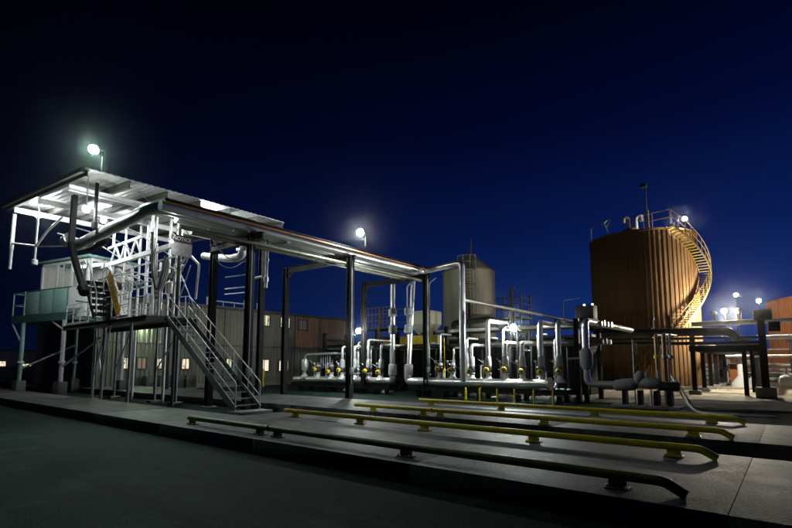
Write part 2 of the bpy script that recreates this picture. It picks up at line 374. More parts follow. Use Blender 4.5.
pipe_thing('pipe', 'inner silver pipe on the pipe bridge with a riser down to the right header', [(-16.9, 8.3, ZB + 0.26), (-16.9, 22.9, ZB + 0.28), (-17.2, 22.9, ZB + 0.1), (-17.2, 22.4, 0.62)], 0.14, 'alu', 0.28, 18, group=gb_)
pipe_thing('pipe', 'thin olive grey pipe hung under the outer side of the pipe bridge', [(-15.95, 8.0, ZB - 0.26), (-15.95, 22.0, ZB - 0.26)], 0.08, 'olive_pipe', 0.1, 14, group=gb_)
pipe_thing('pipe', 'thin olive grey pipe hung under the inner side of the pipe bridge', [(-16.35, 8.6, ZB - 0.27), (-16.35, 21.0, ZB - 0.27)], 0.08, 'olive_pipe', 0.1, 14, group=gb_)
mat('orange_lit_tube', (0.55, 0.22, 0.10), 0.35, 0.3, 0.2, 5)  # orange light along the bridge edge put into the base colour
pipe_thing('conduit', 'thin conduit coloured as if lit orange along the top edge of the pipe bridge', [(-15.60, 7.3, ZB + 0.36), (-15.60, 22.3, ZB + 0.36)], 0.03, 'orange_lit_tube', 0.1, 10, cat='conduit', bands=False)

# ================================================================ canopy
C = thing('canopy', 'steel loading canopy with sloping lit metal roof at the left', 'canopy', (-24, 10, G))
XR, XL, Y0, Y1 = -19.3, -30.2, 6.1, 15.0
zr = lambda x: 8.52 + (XR - x) * 0.084
nj = 7; ys = [Y0 + 0.10 + (Y1 - Y0 - 0.2) * i / (nj - 1) for i in range(nj)]
for y in ys:
    ibeam(C, 'joist', (XR - 0.02, y, zr(XR - 0.02) - 0.17), (XL + 0.1, y, zr(XL + 0.1) - 0.17), 0.14, 0.26, 'trim', 0.02)
for a, b in zip(ys, ys[1:]):            # ribbed roof sheets between the joists
    ya, yb = a + 0.012 - (0.10 if a == ys[0] else 0), b - 0.012 + (0.10 if b == ys[-1] else 0)
    for xa, xb in ((XR, -22.9), (-22.92, -26.5), (-26.52, XL)):
        bm = bmesh.new(); n = 12; top = []; bot = []
        for i in range(n * 2 + 1):
            y = ya + (yb - ya) * i / (n * 2); d = 0.018 if i % 4 in (1, 2) else 0.0
            for lst, dz in ((bot, d), (top, d + 0.03)):
                lst.append((bm.verts.new((xa, y, zr(xa) + dz)), bm.verts.new((xb, y, zr(xb) + dz))))
        for lst in (bot, top):
            for p, q in zip(lst, lst[1:]): bm.faces.new((p[0], q[0], q[1], p[1]))
        for i in range(n * 2):
            bm.faces.new((bot[i][0], bot[i+1][0], top[i+1][0], top[i][0])); bm.faces.new((bot[i][1], bot[i+1][1], top[i+1][1], top[i][1]))
        bm.faces.new((bot[0][0], bot[0][1], top[0][1], top[0][0])); bm.faces.new((bot[-1][0], bot[-1][1], top[-1][1], top[-1][0]))
        bmesh.ops.recalc_face_normals(bm, faces=bm.faces)
        obj(C, 'roof_sheet', bm, 'roof_deck')
beam(C, 'gutter', (XR, Y0 - 0.07, zr(XR) - 0.10), (XL, Y0 - 0.07, zr(XL) - 0.10), 0.12, 0.16, 'trim')
for x, y in ((-19.2, 11.2), (-20.2, 14.4), (-29.6, 14.4)):
    xx = min(x, XR - 0.2)
    ibeam(C, 'column', (x, y, G), (x, y, (zr(xx) if x < XR else 8.35) - 0.32), 0.25, 0.25, 'black_steel', 0.03)
    box(C, 'base_plate', (x, y, G + 0.025), (0.5, 0.5, 0.05), 'footing')
for x, y, m_ in ((-23.0, 11.1, 'galv'), (-20.6, 10.35, 'trim'), (-26.5, 11.2, 'galv')):
    tube(C, 'column', [(x, y, G), (x, y, zr(x) - 0.3)], 0.065, m_, n=12)
ibeam(C, 'girder', (-19.45, 11.4, 8.16), (-19.45, 14.9, 8.16), 0.16, 0.22, 'black_steel', 0.02)
for x in (-21.2, -25.0, -28.6):
    ibeam(C, 'girder', (x, Y0 + 0.1, zr(x) - 0.42), (x, Y1 - 0.1, zr(x) - 0.42), 0.16, 0.22, 'white', 0.02)
# white truss below the roof
zt = 6.95
beam(C, 'truss_chord', (-20.5, 10.0, zt - 0.35), (-28.0, 10.0, zt - 0.35), 0.18, 0.2, 'white')
beam(C, 'truss_chord', (-23.4, 10.0, zt + 0.55), (-27.4, 10.0, zt + 0.55), 0.12, 0.12, 'white')
for i in range(3):
    x = -23.6 - i * 1.15
    beam(C, 'truss_web', (x, 10.0, zt - 0.25), (x - 0.55, 10.0, zt + 0.5), 0.07, 0.07, 'white')
    beam(C, 'truss_web', (x - 0.62, 10.0, zt + 0.5), (x - 1.1, 10.0, zt - 0.25), 0.07, 0.07, 'white')
for x in (-22.5, -26.8):
    beam(C, 'hanger', (x, 10.0, zt + 0.6), (x, 10.0, zr(x) - 0.3), 0.1, 0.1, 'white')
# lights slung under the canopy roof
for i, (x, y, pw) in enumerate(((-20.3, 6.55, 220), (-27.6, 6.9, 650), (-20.8, 11.6, 430), (-25.5, 9.0, 450))):
    z = zr(x) - (1.3 if i == 0 else 0.62)
    T = thing('canopy_light', ['bright light under the canopy roof nearest the silver duct', 'bright light under the left front of the canopy roof above the teal panels',
               'bright light under the rear of the canopy near the NOTICE sign', 'bright light under the middle of the canopy above the cabin stair'][i], 'lamp', (x, y, z), group='lights under the canopy roof')
    emit('canopy_lamp_%d' % i, (0.95, 1.0, 0.97), pw / (4 * math.pi**2 * 0.13**2))
    bm = bmesh.new(); bmesh.ops.create_icosphere(bm, subdivisions=2, radius=0.13); bmesh.ops.translate(bm, verts=bm.verts, vec=(x, y, z)); obj(T, 'bulb', bm, 'canopy_lamp_%d' % i, True)
    lathe(T, 'collar', [(0.03, 0.18), (0.07, 0.16), (0.09, 0.09)], (x, y, z), 'galv', n=14)
    tube(T, 'stem', [(x, y, z + 0.15), (x, y, zr(x) - 0.02)], 0.02, 'galv', n=8)

# NOTICE sign hung below the bridge
def text_mesh(T, name, s, size, m, loc, rot, ext=0.004):
    cu = bpy.data.curves.new(name, 'FONT'); cu.body = s; cu.size = size; cu.align_x = 'CENTER'; cu.align_y = 'CENTER'; cu.extrude = ext
    o = link(bpy.data.objects.new(name, cu)); dg = bpy.context.evaluated_depsgraph_get(); dg.update()
    me = bpy.data.meshes.new_from_object(o.evaluated_get(dg)); bpy.data.objects.remove(o, do_unlink=True)
    me.materials.clear(); me.materials.append(M[m])
    q = link(bpy.data.objects.new(name, me)); q.parent = T.o; q.location = Vector(loc) - T.loc; q.rotation_euler = rot
    return q
S = thing('notice_sign', 'hanging NOTICE sign with dark header under the pipe bridge', 'sign', (-18.0, 9.15, 6.0))
beam(S, 'board', (-18.02, 9.14, 5.78), (-18.02, 9.14, 6.42), 0.84, 0.03, 'white') if False else box(S, 'board', (-18.02, 9.14, 5.88), (0.03, 0.82, 0.52), 'blanket')
box(S, 'header', (-18.02, 9.14, 6.29), (0.034, 0.84, 0.29), 'mark')
text_mesh(S, 'lettering', 'NOTICE', 0.2, 'white', (-17.998, 9.14, 6.29), (R(90), 0, R(90)))
for dy in (-0.3, 0.3):
    tube(S, 'chain', [(-18.02, 9.14 + dy, 6.42), (-18.02, 9.14 + dy * 0.2, 6.86)], 0.012, 'trim', n=6)

T = thing('sign_light', 'small bright lamp at the lower left of the NOTICE sign', 'lamp', (-17.75, 8.6, 5.9))
emit('sign_lamp', (1.0, 1.0, 0.95), 20 / (4 * math.pi**2 * 0.05**2))
bm = bmesh.new(); bmesh.ops.create_icosphere(bm, subdivisions=2, radius=0.05); bmesh.ops.translate(bm, verts=bm.verts, vec=(-17.5, 8.5, 6.0)); obj(T, 'bulb', bm, 'sign_lamp', True)
tube(T, 'bracket', [(-17.5, 8.5, 6.05), (-17.5, 8.5, 6.35), (-17.5, 8.62, ZB - 0.2)], 0.015, 'galv', 0.05, n=6)
# ================================================================ walkway, stair
PZ = 3.5
W = thing('walkway', 'raised steel loading walkway with pipe handrails beneath the canopy', 'walkway', (-24, 10, G))
for i in range(10):
    x0 = -20.25 - i * 0.95
    box(W, 'deck_plate', (x0 - 0.47, 10.0, PZ - 0.03), (0.93, 2.1, 0.05), 'galv')
for y in (8.93, 11.07):
    ibeam(W, 'edge_beam', (-20.2, y, PZ - 0.15), (-29.8, y, PZ - 0.15), 0.12, 0.24, 'trim')
for x, y in ((-21.6, 8.95), (-23.4, 10.9), (-25.3, 9.3), (-27.2, 9.6), (-21.6, 11.0), (-28.2, 11.0)):
    tube(W, 'leg', [(x, y, G), (x, y, PZ - 0.28)], 0.065, 'galv_dark', n=12)
    box(W, 'footing', (x, y, G + 0.06), (0.5, 0.5, 0.12), 'footing', bev=0.02)
for a, b in (((-21.6, 8.95, 2.9), (-23.0, 8.95, 1.2)), ((-25.3, 9.3, 0.9), (-27.2, 9.6, 2.9)), ((-27.2, 9.6, 0.9), (-25.3, 9.3, 2.9)), ((-23.4, 10.9, 1.2), (-21.6, 11.0, 2.9)), ((-25.3, 9.3, 3.2), (-24.1, 9.0, 3.3)), ((-25.3, 9.3, 1.4), (-23.9, 9.0, 3.2))):
    tube(W, 'brace', [a, b], 0.035, 'galv', n=8)
def handrail(T, pts, h, m, posts, toe=True, r=0.024):
    up = Vector((0, 0, 1)); P = [Vector(p) for p in pts]
    tube(T, 'top_rail', [p + up * h for p in P], r, m, bend=0.06, n=8)
    tube(T, 'mid_rail', [p + up * h * 0.55 for p in P], r * 0.85, m, bend=0.06, n=8)
    if toe:
        for a, b in zip(P, P[1:]): beam(T, 'toe_board', a + up * 0.06, b + up * 0.06, 0.012, 0.11, m)
    for a, b in zip(P, P[1:]):
        for i in range(posts + 1):
            p = a + (b - a) * (i / posts) if posts else a
            tube(T, 'post', [p, p + up * h], r, m, n=8)
handrail(W, [(-22.0, 8.95, PZ), (-24.6, 8.95, PZ)], 1.05, 'galv', 3)
handrail(W, [(-21.2, 11.05, PZ), (-24.6, 11.05, PZ)], 1.05, 'galv', 4)
handrail(W, [(-24.7, 11.05, PZ), (-29.0, 11.05, PZ)], 1.05, 'galv', 4)
handrail(W, [(-26.6, 8.95, PZ), (-29.5, 8.95, PZ)], 1.05, 'galv', 3)

def stair(x0, z0, x1, z1, ya, yb, label):
    T = thing('stairway', label, 'stairs', (x0, (ya + yb) / 2, z0))
    for y in (ya, yb):
        beam(T, 'stringer', (x0, y, z0 + 0.02), (x1, y, z1 - 0.02), 0.03, 0.26, 'galv_dark')
        h = 0.95
        tube(T, 'handrail', [(x0, y, z0), (x0, y, z0 + h), (x1, y, z1 + h), (x1 - 0.25, y, z1 + h)], 0.024, 'galv', bend=0.12, n=10)
        tube(T, 'mid_rail', [(x0, y, z0 + h * 0.5), (x1, y, z1 + h * 0.5)], 0.02, 'galv', n=8)
        for t in (0.33, 0.66, 1.0):
            tube(T, 'post', [(x0 + (x1-x0)*t, y, z0 + (z1-z0)*t), (x0 + (x1-x0)*t, y, z0 + (z1-z0)*t + h)], 0.021, 'galv', n=8)
    n = 17
    for i in range(n):
        t = (i + 0.7) / n
        box(T, 'tread', (x0 + (x1-x0)*t, (ya+yb)/2, z0 + (z1-z0)*t), (0.26, yb - ya - 0.04, 0.035), 'galv_dark')
    return T

stair(-14.95, -0.10, -20.25, PZ, 9.72, 10.72, 'long open steel stair with pipe handrails leading up to the loading walkway')
T = thing('stair_pad', 'small concrete pad under the foot of the steel stair', 'pad', (-14.7, 10.2, G))
box(T, 'block', (-14.75, 10.2, (G - 0.1) / 2 - 0.0), (0.8, 1.3, -G - 0.1), 'footing', bev=0.03)

# tangle of hoses and arms round the stair head
def hose(label, pts, r, m, bend=0.3, cat='hose', name='hose', group=None, n=10):
    T = thing(name, label, cat, pts[0], group=group); tube(T, name if name != 'hose' else 'hose_run', pts, r, m, bend=bend, n=n); return T
gh = 'hoses hanging by the stair head'
for i in range(6):
    x = -20.9 - 0.28 * i; y = 9.3 + 0.17 * i
    hose('%s flexible metal hose from the left hanging at the stair head' % ORD[5 - i], [(x, y, 7.0), (x + 0.1, y, 5.4), (x + 0.45 - 0.12 * i, y + 0.1, 4.4 - 0.05 * i), (x + 0.7, y + 0.15, 5.2), (x + 0.85, y + 0.2, 6.0)], 0.045, 'alu_dull' if i % 2 else 'rubber', 0.5, group=gh)
# ---- loading arm frames: welded tube lattice by the stair head
def lattice(label, loc, rz, h=2.5):
    T = thing('loading_arm', label, 'loading arm', loc, rz, group='folded loading arms on the walkway', local=True)
    tube(T, 'standpost', [(0, 0, 0), (0, 0, h)], 0.06, 'galv', n=10)
    tube(T, 'boom', [(0, 0, h - 0.3), (0.9, 0, h + 0.35), (1.6, 0, h - 0.2)], 0.055, 'galv', 0.15, n=10)
    tube(T, 'drop_tube', [(1.6, 0, h - 0.2), (1.45, 0, h - 1.7)], 0.05, 'galv', n=10)
    tube(T, 'stay', [(0, 0.02, h - 1.0), (0.9, 0.02, h + 0.28)], 0.025, 'galv', n=8)
    tube(T, 'stay', [(0.3, -0.12, 0.3), (1.2, -0.12, h - 0.2)], 0.025, 'galv', n=8)
    tube(T, 'stay', [(0.2, 0.12, h - 0.4), (1.3, 0.12, 0.4)], 0.025, 'galv', n=8)
    lathe(T, 'counterweight', [(0.02, -0.16), (0.15, -0.15), (0.15, 0.15), (0.02, 0.16)], (-0.5, 0, h - 0.55), 'trim', axis=(1, 0, 0.5), n=14)
    tube(T, 'weight_arm', [(0, 0, h - 0.32), (-0.5, 0, h - 0.55)], 0.03, 'galv', n=8)
    lathe(T, 'swivel', [(0.03, -0.11), (0.1, -0.1), (0.1, 0.1), (0.03, 0.11)], (0, 0, h - 0.3), 'alu_dull', axis=(0, 1, 0), n=14)
lattice('folded silver loading arm right at the stair head', (-21.4, 10.6, PZ), R(10))
lattice('folded silver loading arm left of the stair head', (-22.6, 10.5, PZ), R(-25), 2.2)
lattice('folded silver loading arm beside the cabin', (-26.2, 10.7, PZ), R(200), 2.6)

# black truck loading arm hung from the canopy front
T = thing('loading_arm', 'black loading arm hanging from the canopy front with slanting drop tube', 'loading arm', (-22.7, 6.9, 4.3))
ibeam(T, 'standpost', (-22.8, 6.9, 6.3), (-22.8, 6.9, 8.5), 0.2, 0.2, 'black_steel')
tube(T, 'drop_tube', [(-22.75, 6.9, 6.45), (-22.45, 6.9, 5.9), (-21.15, 6.9, 4.45)], 0.13, 'black_steel', 0.2, n=14)
lathe(T, 'nozzle', [(0.17, 0), (0.19, 0.04), (0.19, 0.36), (0.13, 0.42)], (-20.95, 6.9, 4.2), 'black_steel', axis=(-0.67, 0, 0.74), n=16)
tube(T, 'boom', [(-24.3, 7.6, 6.55), (-22.8, 7.6, 6.3), (-21.0, 7.6, 6.45)], 0.12, 'black_steel', 0.2, n=14)
lathe(T, 'swivel', [(0.05, -0.26), (0.24, -0.22), (0.24, 0.22), (0.05, 0.26)], (-23.6, 7.0, 6.75), 'alu', axis=(1, 0, 0.2), n=18)
lathe(T, 'swivel', [(0.05, -0.22), (0.2, -0.2), (0.2, 0.2), (0.05, 0.22)], (-21.8, 7.65, 6.55), 'black_steel', axis=(0, 0, 1), n=16)
T = thing('drop_rod', 'thin black rod hanging from the canopy front beside the black loading arm', 'rod', (-20.4, 6.9, 6.7))
tube(T, 'rod', [(-20.4, 6.9, 8.45), (-20.4, 6.9, 6.85)], 0.07, 'black_steel', n=10)
lathe(T, 'end_fitting', [(0.05, -0.2), (0.11, -0.16), (0.11, 0.1), (0.06, 0.14)], (-20.4, 6.9, 6.8), 'black_steel', n=14)
# white hanging pipes at the far left
T = thing('hanging_pipe', 'white hanging pipe with a capped end left of the black loading arm', 'pipe', (-27.4, 6.85, 6.2))
tube(T, 'pipe', [(-27.4, 6.85, 8.85), (-27.4, 6.85, 6.3)], 0.055, 'white', n=12)
lathe(T, 'cap', [(0.08, 0), (0.13, 0.02), (0.13, 0.24), (0.07, 0.28)], (-27.4, 6.85, 6.12), 'white', n=16)
tube(T, 'arm', [(-27.4, 6.85, 7.0), (-26.0, 6.9, 7.55), (-24.5, 7.0, 7.9)], 0.05, 'white', 0.1, n=10)
T = thing('hanging_pipe', 'grey hanging pipe at the far left end of the canopy', 'pipe', (-29.9, 6.5, 6.3))
tube(T, 'pipe', [(-29.9, 6.5, 9.0), (-29.95, 6.5, 7.2)], 0.09, 'galv', n=12)
tube(T, 'sleeve', [(-29.95, 6.5, 7.25), (-29.98, 6.5, 6.2)], 0.075, 'galv', n=12)
tube(T, 'crossbar', [(-29.93, 6.5, 7.5), (-27.45, 6.85, 7.05)], 0.05, 'white', n=10)
tube(T, 'crossbar', [(-27.35, 6.85, 7.0), (-23.8, 7.0, 6.5)], 0.03, 'galv', n=10)

# white insulated pipes behind the bridge by the bent
hw = 'white pipes behind the pipe bridge'
hose('thick white wrapped pipe with a swan neck behind the tall column', [(-22.0, 12.3, 6.75), (-19.6, 12.2, 6.25), (-18.6, 12.2, 6.25), (-18.5, 12.2, 6.9)], 0.17, 'white_wrap', 0.3, 'pipe', 'pipe', hw, 16)
hose('thin white pipe running out behind the tall column under the bridge', [(-19.6, 12.6, 6.75), (-15.9, 12.6, 6.55)], 0.09, 'white', 0.1, 'pipe', 'pipe', hw, 12)
T = thing('drop_pipe', 'white vertical drop pipe with a valve hanging under the pipe bridge', 'pipe', (-16.5, 12.0, 4.7), group=hw)
tube(T, 'pipe', [(-16.5, 12.0, 6.6), (-16.55, 12.0, 4.6)], 0.06, 'white', n=12)
lathe(T, 'valve', [(0.05, -0.12), (0.1, -0.1), (0.1, 0.1), (0.05, 0.12)], (-16.55, 12.0, 4.95), 'white', n=14)
lathe(T, 'coupling', [(0.06, -0.06), (0.09, -0.05), (0.09, 0.05), (0.06, 0.06)], (-16.52, 12.0, 5.75), 'galv', n=14)
T = thing('pipe_support', 'white tube frame bracket beside the tall column', 'frame', (-18.2, 12.4, 4.8))
for z in (5.5, 4.95, 4.7):
    tube(T, 'bar', [(-20.2, 12.4, z), (-18.0, 12.4, z - 0.08)], 0.03, 'white', n=8)
tube(T, 'upright', [(-18.0, 12.4, 4.55), (-18.0, 12.4, 5.5)], 0.03, 'white', n=8)
tube(T, 'spout', [(-18.3, 12.3, 5.15), (-17.3, 12.3, 5.2)], 0.05, 'white', n=10)

# folding access stair with yellow board
T = thing('folding_stair', 'black folding access stair with tube handrails hanging by the cabin', 'folding stair', (-23.9, 8.8, PZ), R(0), local=True)
for q in (-0.5, 0.4):
    beam(T, 'stringer', (0.0, q, 0.05), (-1.45, q, 1.9), 0.03, 0.2, 'black_steel')
    tube(T, 'handrail', [(0.25, q, 0.2), (0.1, q, 1.2), (-1.1, q, 2.75), (-1.5, q, 1.9)], 0.03, 'galv', 0.15, n=8)
    tube(T, 'handrail', [(-0.4, q, 0.6), (-0.75, q, 2.35), (-1.7, q, 2.9), (-2.0, q, 1.5)], 0.03, 'galv', 0.15, n=8)
for i in range(6):
    box(T, 'tread', (-0.12 - 0.25 * i, -0.05, 0.22 + 0.31 * i), (0.42, 0.86, 0.15), 'black_steel')
beam(T, 'closing_plate', (0.05, 0.36, 0.05), (-1.4, 0.36, 1.85), 0.04, 0.42, 'black_steel'); box(T, 'hinge_box', (-0.75, 0.45, 0.75), (1.2, 0.06, 1.4), 'black_steel', bev=0.02)
T = thing('warning_board', 'leaning yellow warning board with dark marks beside the folding stair', 'board', (-21.8, 8.5, PZ + 0.1))
b0, b1 = Vector((-21.85, 8.5, PZ + 0.12)), Vector((-23.1, 8.5, PZ + 1.95))
bd = bm_prism(b0, b1, [(-0.015, -0.22), (0.015, -0.22), (0.015, 0.22), (-0.015, 0.22)])
obj(T, 'panel', bd, 'board_yellow')
for i in range(7):
    p = b0 + (b1 - b0) * (0.16 + i * 0.115)
    mk = bm_prism(p - (b1 - b0).normalized() * 0.03, p + (b1 - b0).normalized() * 0.03, [(-0.018, -0.03), (0.018, -0.03), (0.018, 0.04 + 0.02 * (i % 2)), (-0.018, 0.04 + 0.02 * (i % 2))])
    obj(T, 'mark', mk, 'mark')
CG = thing('safety_cage', 'silver tube safety cage standing over the folding stair', 'safety cage', (-25.2, 9.0, PZ))
for x in (-26.3, -25.4, -24.5, -23.6):
    tube(CG, 'hoop', [(x, 8.9, PZ), (x - 0.25, 8.9, PZ + 2.0), (x - 0.25, 9.9, PZ + 2.35), (x, 10.7, PZ + 2.0), (x, 10.7, PZ)], 0.03, 'galv', 0.25, n=8)
for h_ in (0.7, 1.35, 2.0):
    for y in (8.9, 10.7): tube(CG, 'stringer_rail', [(-26.4 - 0.12 * h_, y, PZ + h_), (-23.5 - 0.12 * h_, y, PZ + h_)], 0.025, 'galv', n=8)
for a, b in (((-26.4, 8.88, PZ + 0.1), (-25.3, 8.88, PZ + 2.0)), ((-24.6, 8.88, PZ + 0.1), (-25.6, 8.88, PZ + 2.0)), ((-23.7, 8.88, PZ + 2.0), (-22.7, 8.88, PZ + 0.1))):
    tube(CG, 'diagonal', [a, b], 0.025, 'galv', n=8)
SP_ = thing('service_rack', 'upright white and silver service pipes rising from the walkway to the canopy roof', 'pipe rack', (-24, 10.5, PZ))
for i, (x, y, r_, m_) in enumerate(((-24.9, 10.9, 0.09, 'white'), (-24.2, 10.9, 0.045, 'galv'), (-23.4, 10.6, 0.05, 'white'), (-21.9, 10.9, 0.06, 'galv'), (-21.5, 10.9, 0.035, 'white'), (-27.6, 10.9, 0.06, 'white'))):
    tube(SP_, 'upright', [(x, y, PZ), (x, y, zr(x) - 0.3)], r_, m_, n=10)
for z in (5.3, 6.0, 6.5): tube(SP_, 'cross_pipe', [(-21.3, 10.98, z), (-27.8, 10.98, z + 0.1)], 0.04, 'white', n=10)
for x in (-22.4, -24.6, -26.4): tube(SP_, 'conduit', [(x, 10.98, 6.5), (x, 9.2, 7.4), (x, 7.4, 7.6)], 0.03, 'galv', 0.3, n=8)
for i, (x, z) in enumerate(((-22.3, 5.0), (-24.5, 4.7), (-26.9, 5.1))): box(SP_, 'junction_box', (x, 10.82, z), (0.4, 0.2, 0.5), 'galv', bev=0.02)
# ================================================================ cabin on stilts
CR = R(12.4)
K = thing('control_cabin', 'white glazed control cabin raised on posts under the canopy', 'cabin', (-30.2, 9.2, 0), CR, local=True)
FZ, TZ = 4.15, 7.5
cy0, cy1, cx0, cx1 = 1.0, 3.6, -4.6, 0.0
box(K, 'floor', ((cx0+cx1)/2, (cy0+cy1)/2, FZ - 0.05), (cx1-cx0, cy1-cy0, 0.1), 'dark_room')
box(K, 'roof', ((cx0+cx1)/2, (cy0+cy1)/2, TZ + 0.07), (cx1-cx0+0.4, cy1-cy0+0.4, 0.14), 'teal', bev=0.02)
SIL = 5.85
box(K, 'wall', ((cx0+cx1)/2, cy0, (FZ+SIL)/2), (cx1-cx0-0.1, 0.08, SIL-FZ), 'white')
box(K, 'wall', (cx1, (cy0+cy1)/2, (FZ+SIL)/2), (0.08, cy1-cy0, SIL-FZ), 'white')
box(K, 'wall', ((cx0+cx1)/2, cy1, (FZ+TZ)/2), (cx1-cx0-0.1, 0.08, TZ-FZ), 'blanket')
box(K, 'wall', (cx0, (cy0+cy1)/2, (FZ+TZ)/2), (0.08, cy1-cy0, TZ-FZ), 'white')
box(K, 'lintel', ((cx0+cx1)/2, cy0, TZ - 0.1), (cx1-cx0-0.1, 0.07, 0.2), 'white')
box(K, 'lintel', (cx1, (cy0+cy1)/2, TZ - 0.1), (0.07, cy1-cy0-0.1, 0.2), 'white')
for i in range(4):
    x = cx0 + 0.05 + (cx1 - cx0 - 0.1) * i / 3
    box(K, 'mullion', (x, cy0 - 0.01, (SIL+TZ)/2 - 0.1), (0.22 if i in (1, 2) else 0.16, 0.10, TZ-SIL-0.2), 'white')
    if i < 3:
        w = box(K, 'window', (x + 0.75, cy0, (SIL+TZ)/2 - 0.1), (1.28, 0.012, TZ-SIL-0.21), 'glass')
        box(subl(w), 'glazing_bar', (x + 0.62, cy0 - 0.012, (SIL+TZ)/2 - 0.1), (0.05, 0.05, TZ-SIL-0.22), 'white')
for i in range(3):
    y = cy0 + 0.06 + (cy1 - cy0 - 0.1) * i / 2
    box(K, 'mullion', (cx1 + 0.012, y, (SIL+TZ)/2 - 0.1), (0.10, 0.16, TZ-SIL-0.2), 'white')
    if i < 2: box(K, 'window', (cx1, y + 0.62, (SIL+TZ)/2 - 0.1), (0.012, 1.06, TZ-SIL-0.21), 'glass')
emit('cabin_tube', (1.0, 0.97, 0.88), 28.0)
box(K, 'ceiling_light', (-2.3, 2.4, TZ - 0.05), (2.4, 0.3, 0.05), 'cabin_tube')
box(K, 'cupboard', (-1.3, 3.25, 5.2), (0.7, 0.5, 2.6), 'brown_pipe')
box(K, 'console', (-3.2, 1.5, 5.3), (1.6, 0.6, 0.9), 'dark_room')
box(K, 'console', (-3.6, 3.2, 5.7), (0.9, 0.4, 1.6), 'dark_room')
# cabin walkway with teal panels
V = thing('cabin_platform', 'platform in front of the cabin with teal guard panels and stilts', 'platform', (-30.2, 9.2, 0), CR, local=True)
box(V, 'floor', (-2.35, 0.45, FZ - 0.2), (6.1, 1.0, 0.16), 'teal_dark')
box(V, 'floor', (-2.35, 2.3, FZ - 0.2), (6.1, 2.66, 0.16), 'teal_dark')
box(V, 'kick_plate', (-2.35, -0.07, FZ - 0.08), (6.1, 0.03, 0.42), 'teal_dark')
for i in range(3):
    box(V, 'guard_panel', (-0.70 - 1.32 * i, -0.055, FZ + 0.80), (1.27, 0.03, 1.28), 'teal', bev=0.006)
for i in range(4):
    tube(V, 'post', [(-0.04 - 1.32 * i, -0.04, FZ - 0.1), (-0.04 - 1.32 * i, -0.04, FZ + 1.52)], 0.035, 'teal_dark', n=8)
tube(V, 'top_rail', [(0.3, -0.04, FZ + 1.5), (-4.05, -0.04, FZ + 1.5)], 0.035, 'teal_dark', n=8)
for z in (1.45, 0.75):
    tube(V, 'end_rail', [(-4.15, -0.04, FZ + z), (-5.35, -0.04, FZ + z), (-5.35, 1.0, FZ + z)], 0.035, 'teal', 0.05, n=8)
tube(V, 'post', [(-5.35, -0.04, FZ - 0.1), (-5.35, -0.04, FZ + 1.45)], 0.04, 'teal', n=8)
tube(V, 'post', [(-4.15, -0.04, FZ - 0.1), (-4.15, -0.04, FZ + 1.52)], 0.045, 'teal', n=8)
for z in (1.35, 0.7):
    tube(V, 'side_rail', [(0.65, 0.0, FZ + z), (0.65, 1.0, FZ + z)], 0.035, 'trim', n=8)
for x, y in ((-0.2, 0.0), (-4.2, 0.0), (-0.2, 3.4), (-4.9, 3.4)):
    tube(V, 'stilt', [(x, y, 0.55), (x, y, FZ - 0.28)], 0.11, 'galv_teal' if x < -3 else 'galv', n=14)
    lathe(V, 'collar', [(0.12, -0.08), (0.17, -0.06), (0.17, 0.06), (0.12, 0.08)], (x, y, 1.6), 'galv', n=14)
    box(V, 'pier', (x, y, (G + 0.56) / 2), (0.5, 0.5, 0.56 - G), 'trim', bev=0.03)
for a, b in (((-0.2, 0, 3.3), (-1.4, 0, FZ - 0.3)), ((-4.2, 0, 2.6), (-5.4, 0, FZ - 0.3)), ((-4.2, 0, 1.2), (-1.9, 1.6, 2.6)), ((-0.2, 0, 1.3), (2.4, 0.4, 2.9))):
    tube(V, 'brace', [a, b], 0.05, 'galv', n=8)

# ================================================================ office building
BX = -35.1; BT = 5.85
D = thing('office_building', 'two storey metal clad building with lit windows behind the canopy', 'building', (BX, 24, G))
def corrugated(T, name, y0, y1, z0, z1, m, x=BX, pitch=0.30, depth=0.07):
    bm = bmesh.new(); n = max(1, int((y1 - y0) / pitch)); p = (y1 - y0) / n; cols_ = []
    for i in range(n):
        for f, d in ((0.0, 0), (0.45, 0), (0.58, depth), (0.87, depth)):
            cols_.append((y0 + (i + f) * p, d))
    cols_.append((y1, 0))
    lo = [bm.verts.new((x + d, y, z0)) for y, d in cols_]; hi = [bm.verts.new((x + d, y, z1)) for y, d in cols_]
    for i in range(len(cols_) - 1): bm.faces.new((lo[i], lo[i+1], hi[i+1], hi[i]))
    bmesh.ops.recalc_face_normals(bm, faces=bm.faces)
    return obj(T, name, bm, m)
seams = [12.3, 17.0, 21.6, 23.6, 28.7, 31.6, 35.4]
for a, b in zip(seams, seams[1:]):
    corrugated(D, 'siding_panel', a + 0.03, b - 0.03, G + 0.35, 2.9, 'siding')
    corrugated(D, 'siding_panel', a + 0.03, b - 0.03, 2.98, BT, 'siding_lamplit' if a > 26 else 'siding')
for y in seams: box(D, 'seam_trim', (BX + 0.02, y, (G + BT) / 2), (0.08, 0.09, BT - G), 'trim')
box(D, 'belt_trim', (BX + 0.012, 23.85, 2.94), (0.06, 23.0, 0.07), 'trim')
box(D, 'plinth', (BX - 0.1, 23.85, G + 0.17), (0.3, 23.1, 0.36), 'footing')
box(D, 'core', (BX - 6.05, 23.85, (G + BT) / 2), (12, 23.0, BT - G), 'siding')
box(D, 'roof_edge', (BX - 5.8, 23.85, BT + 0.1), (12.2, 23.4, 0.2), 'trim')
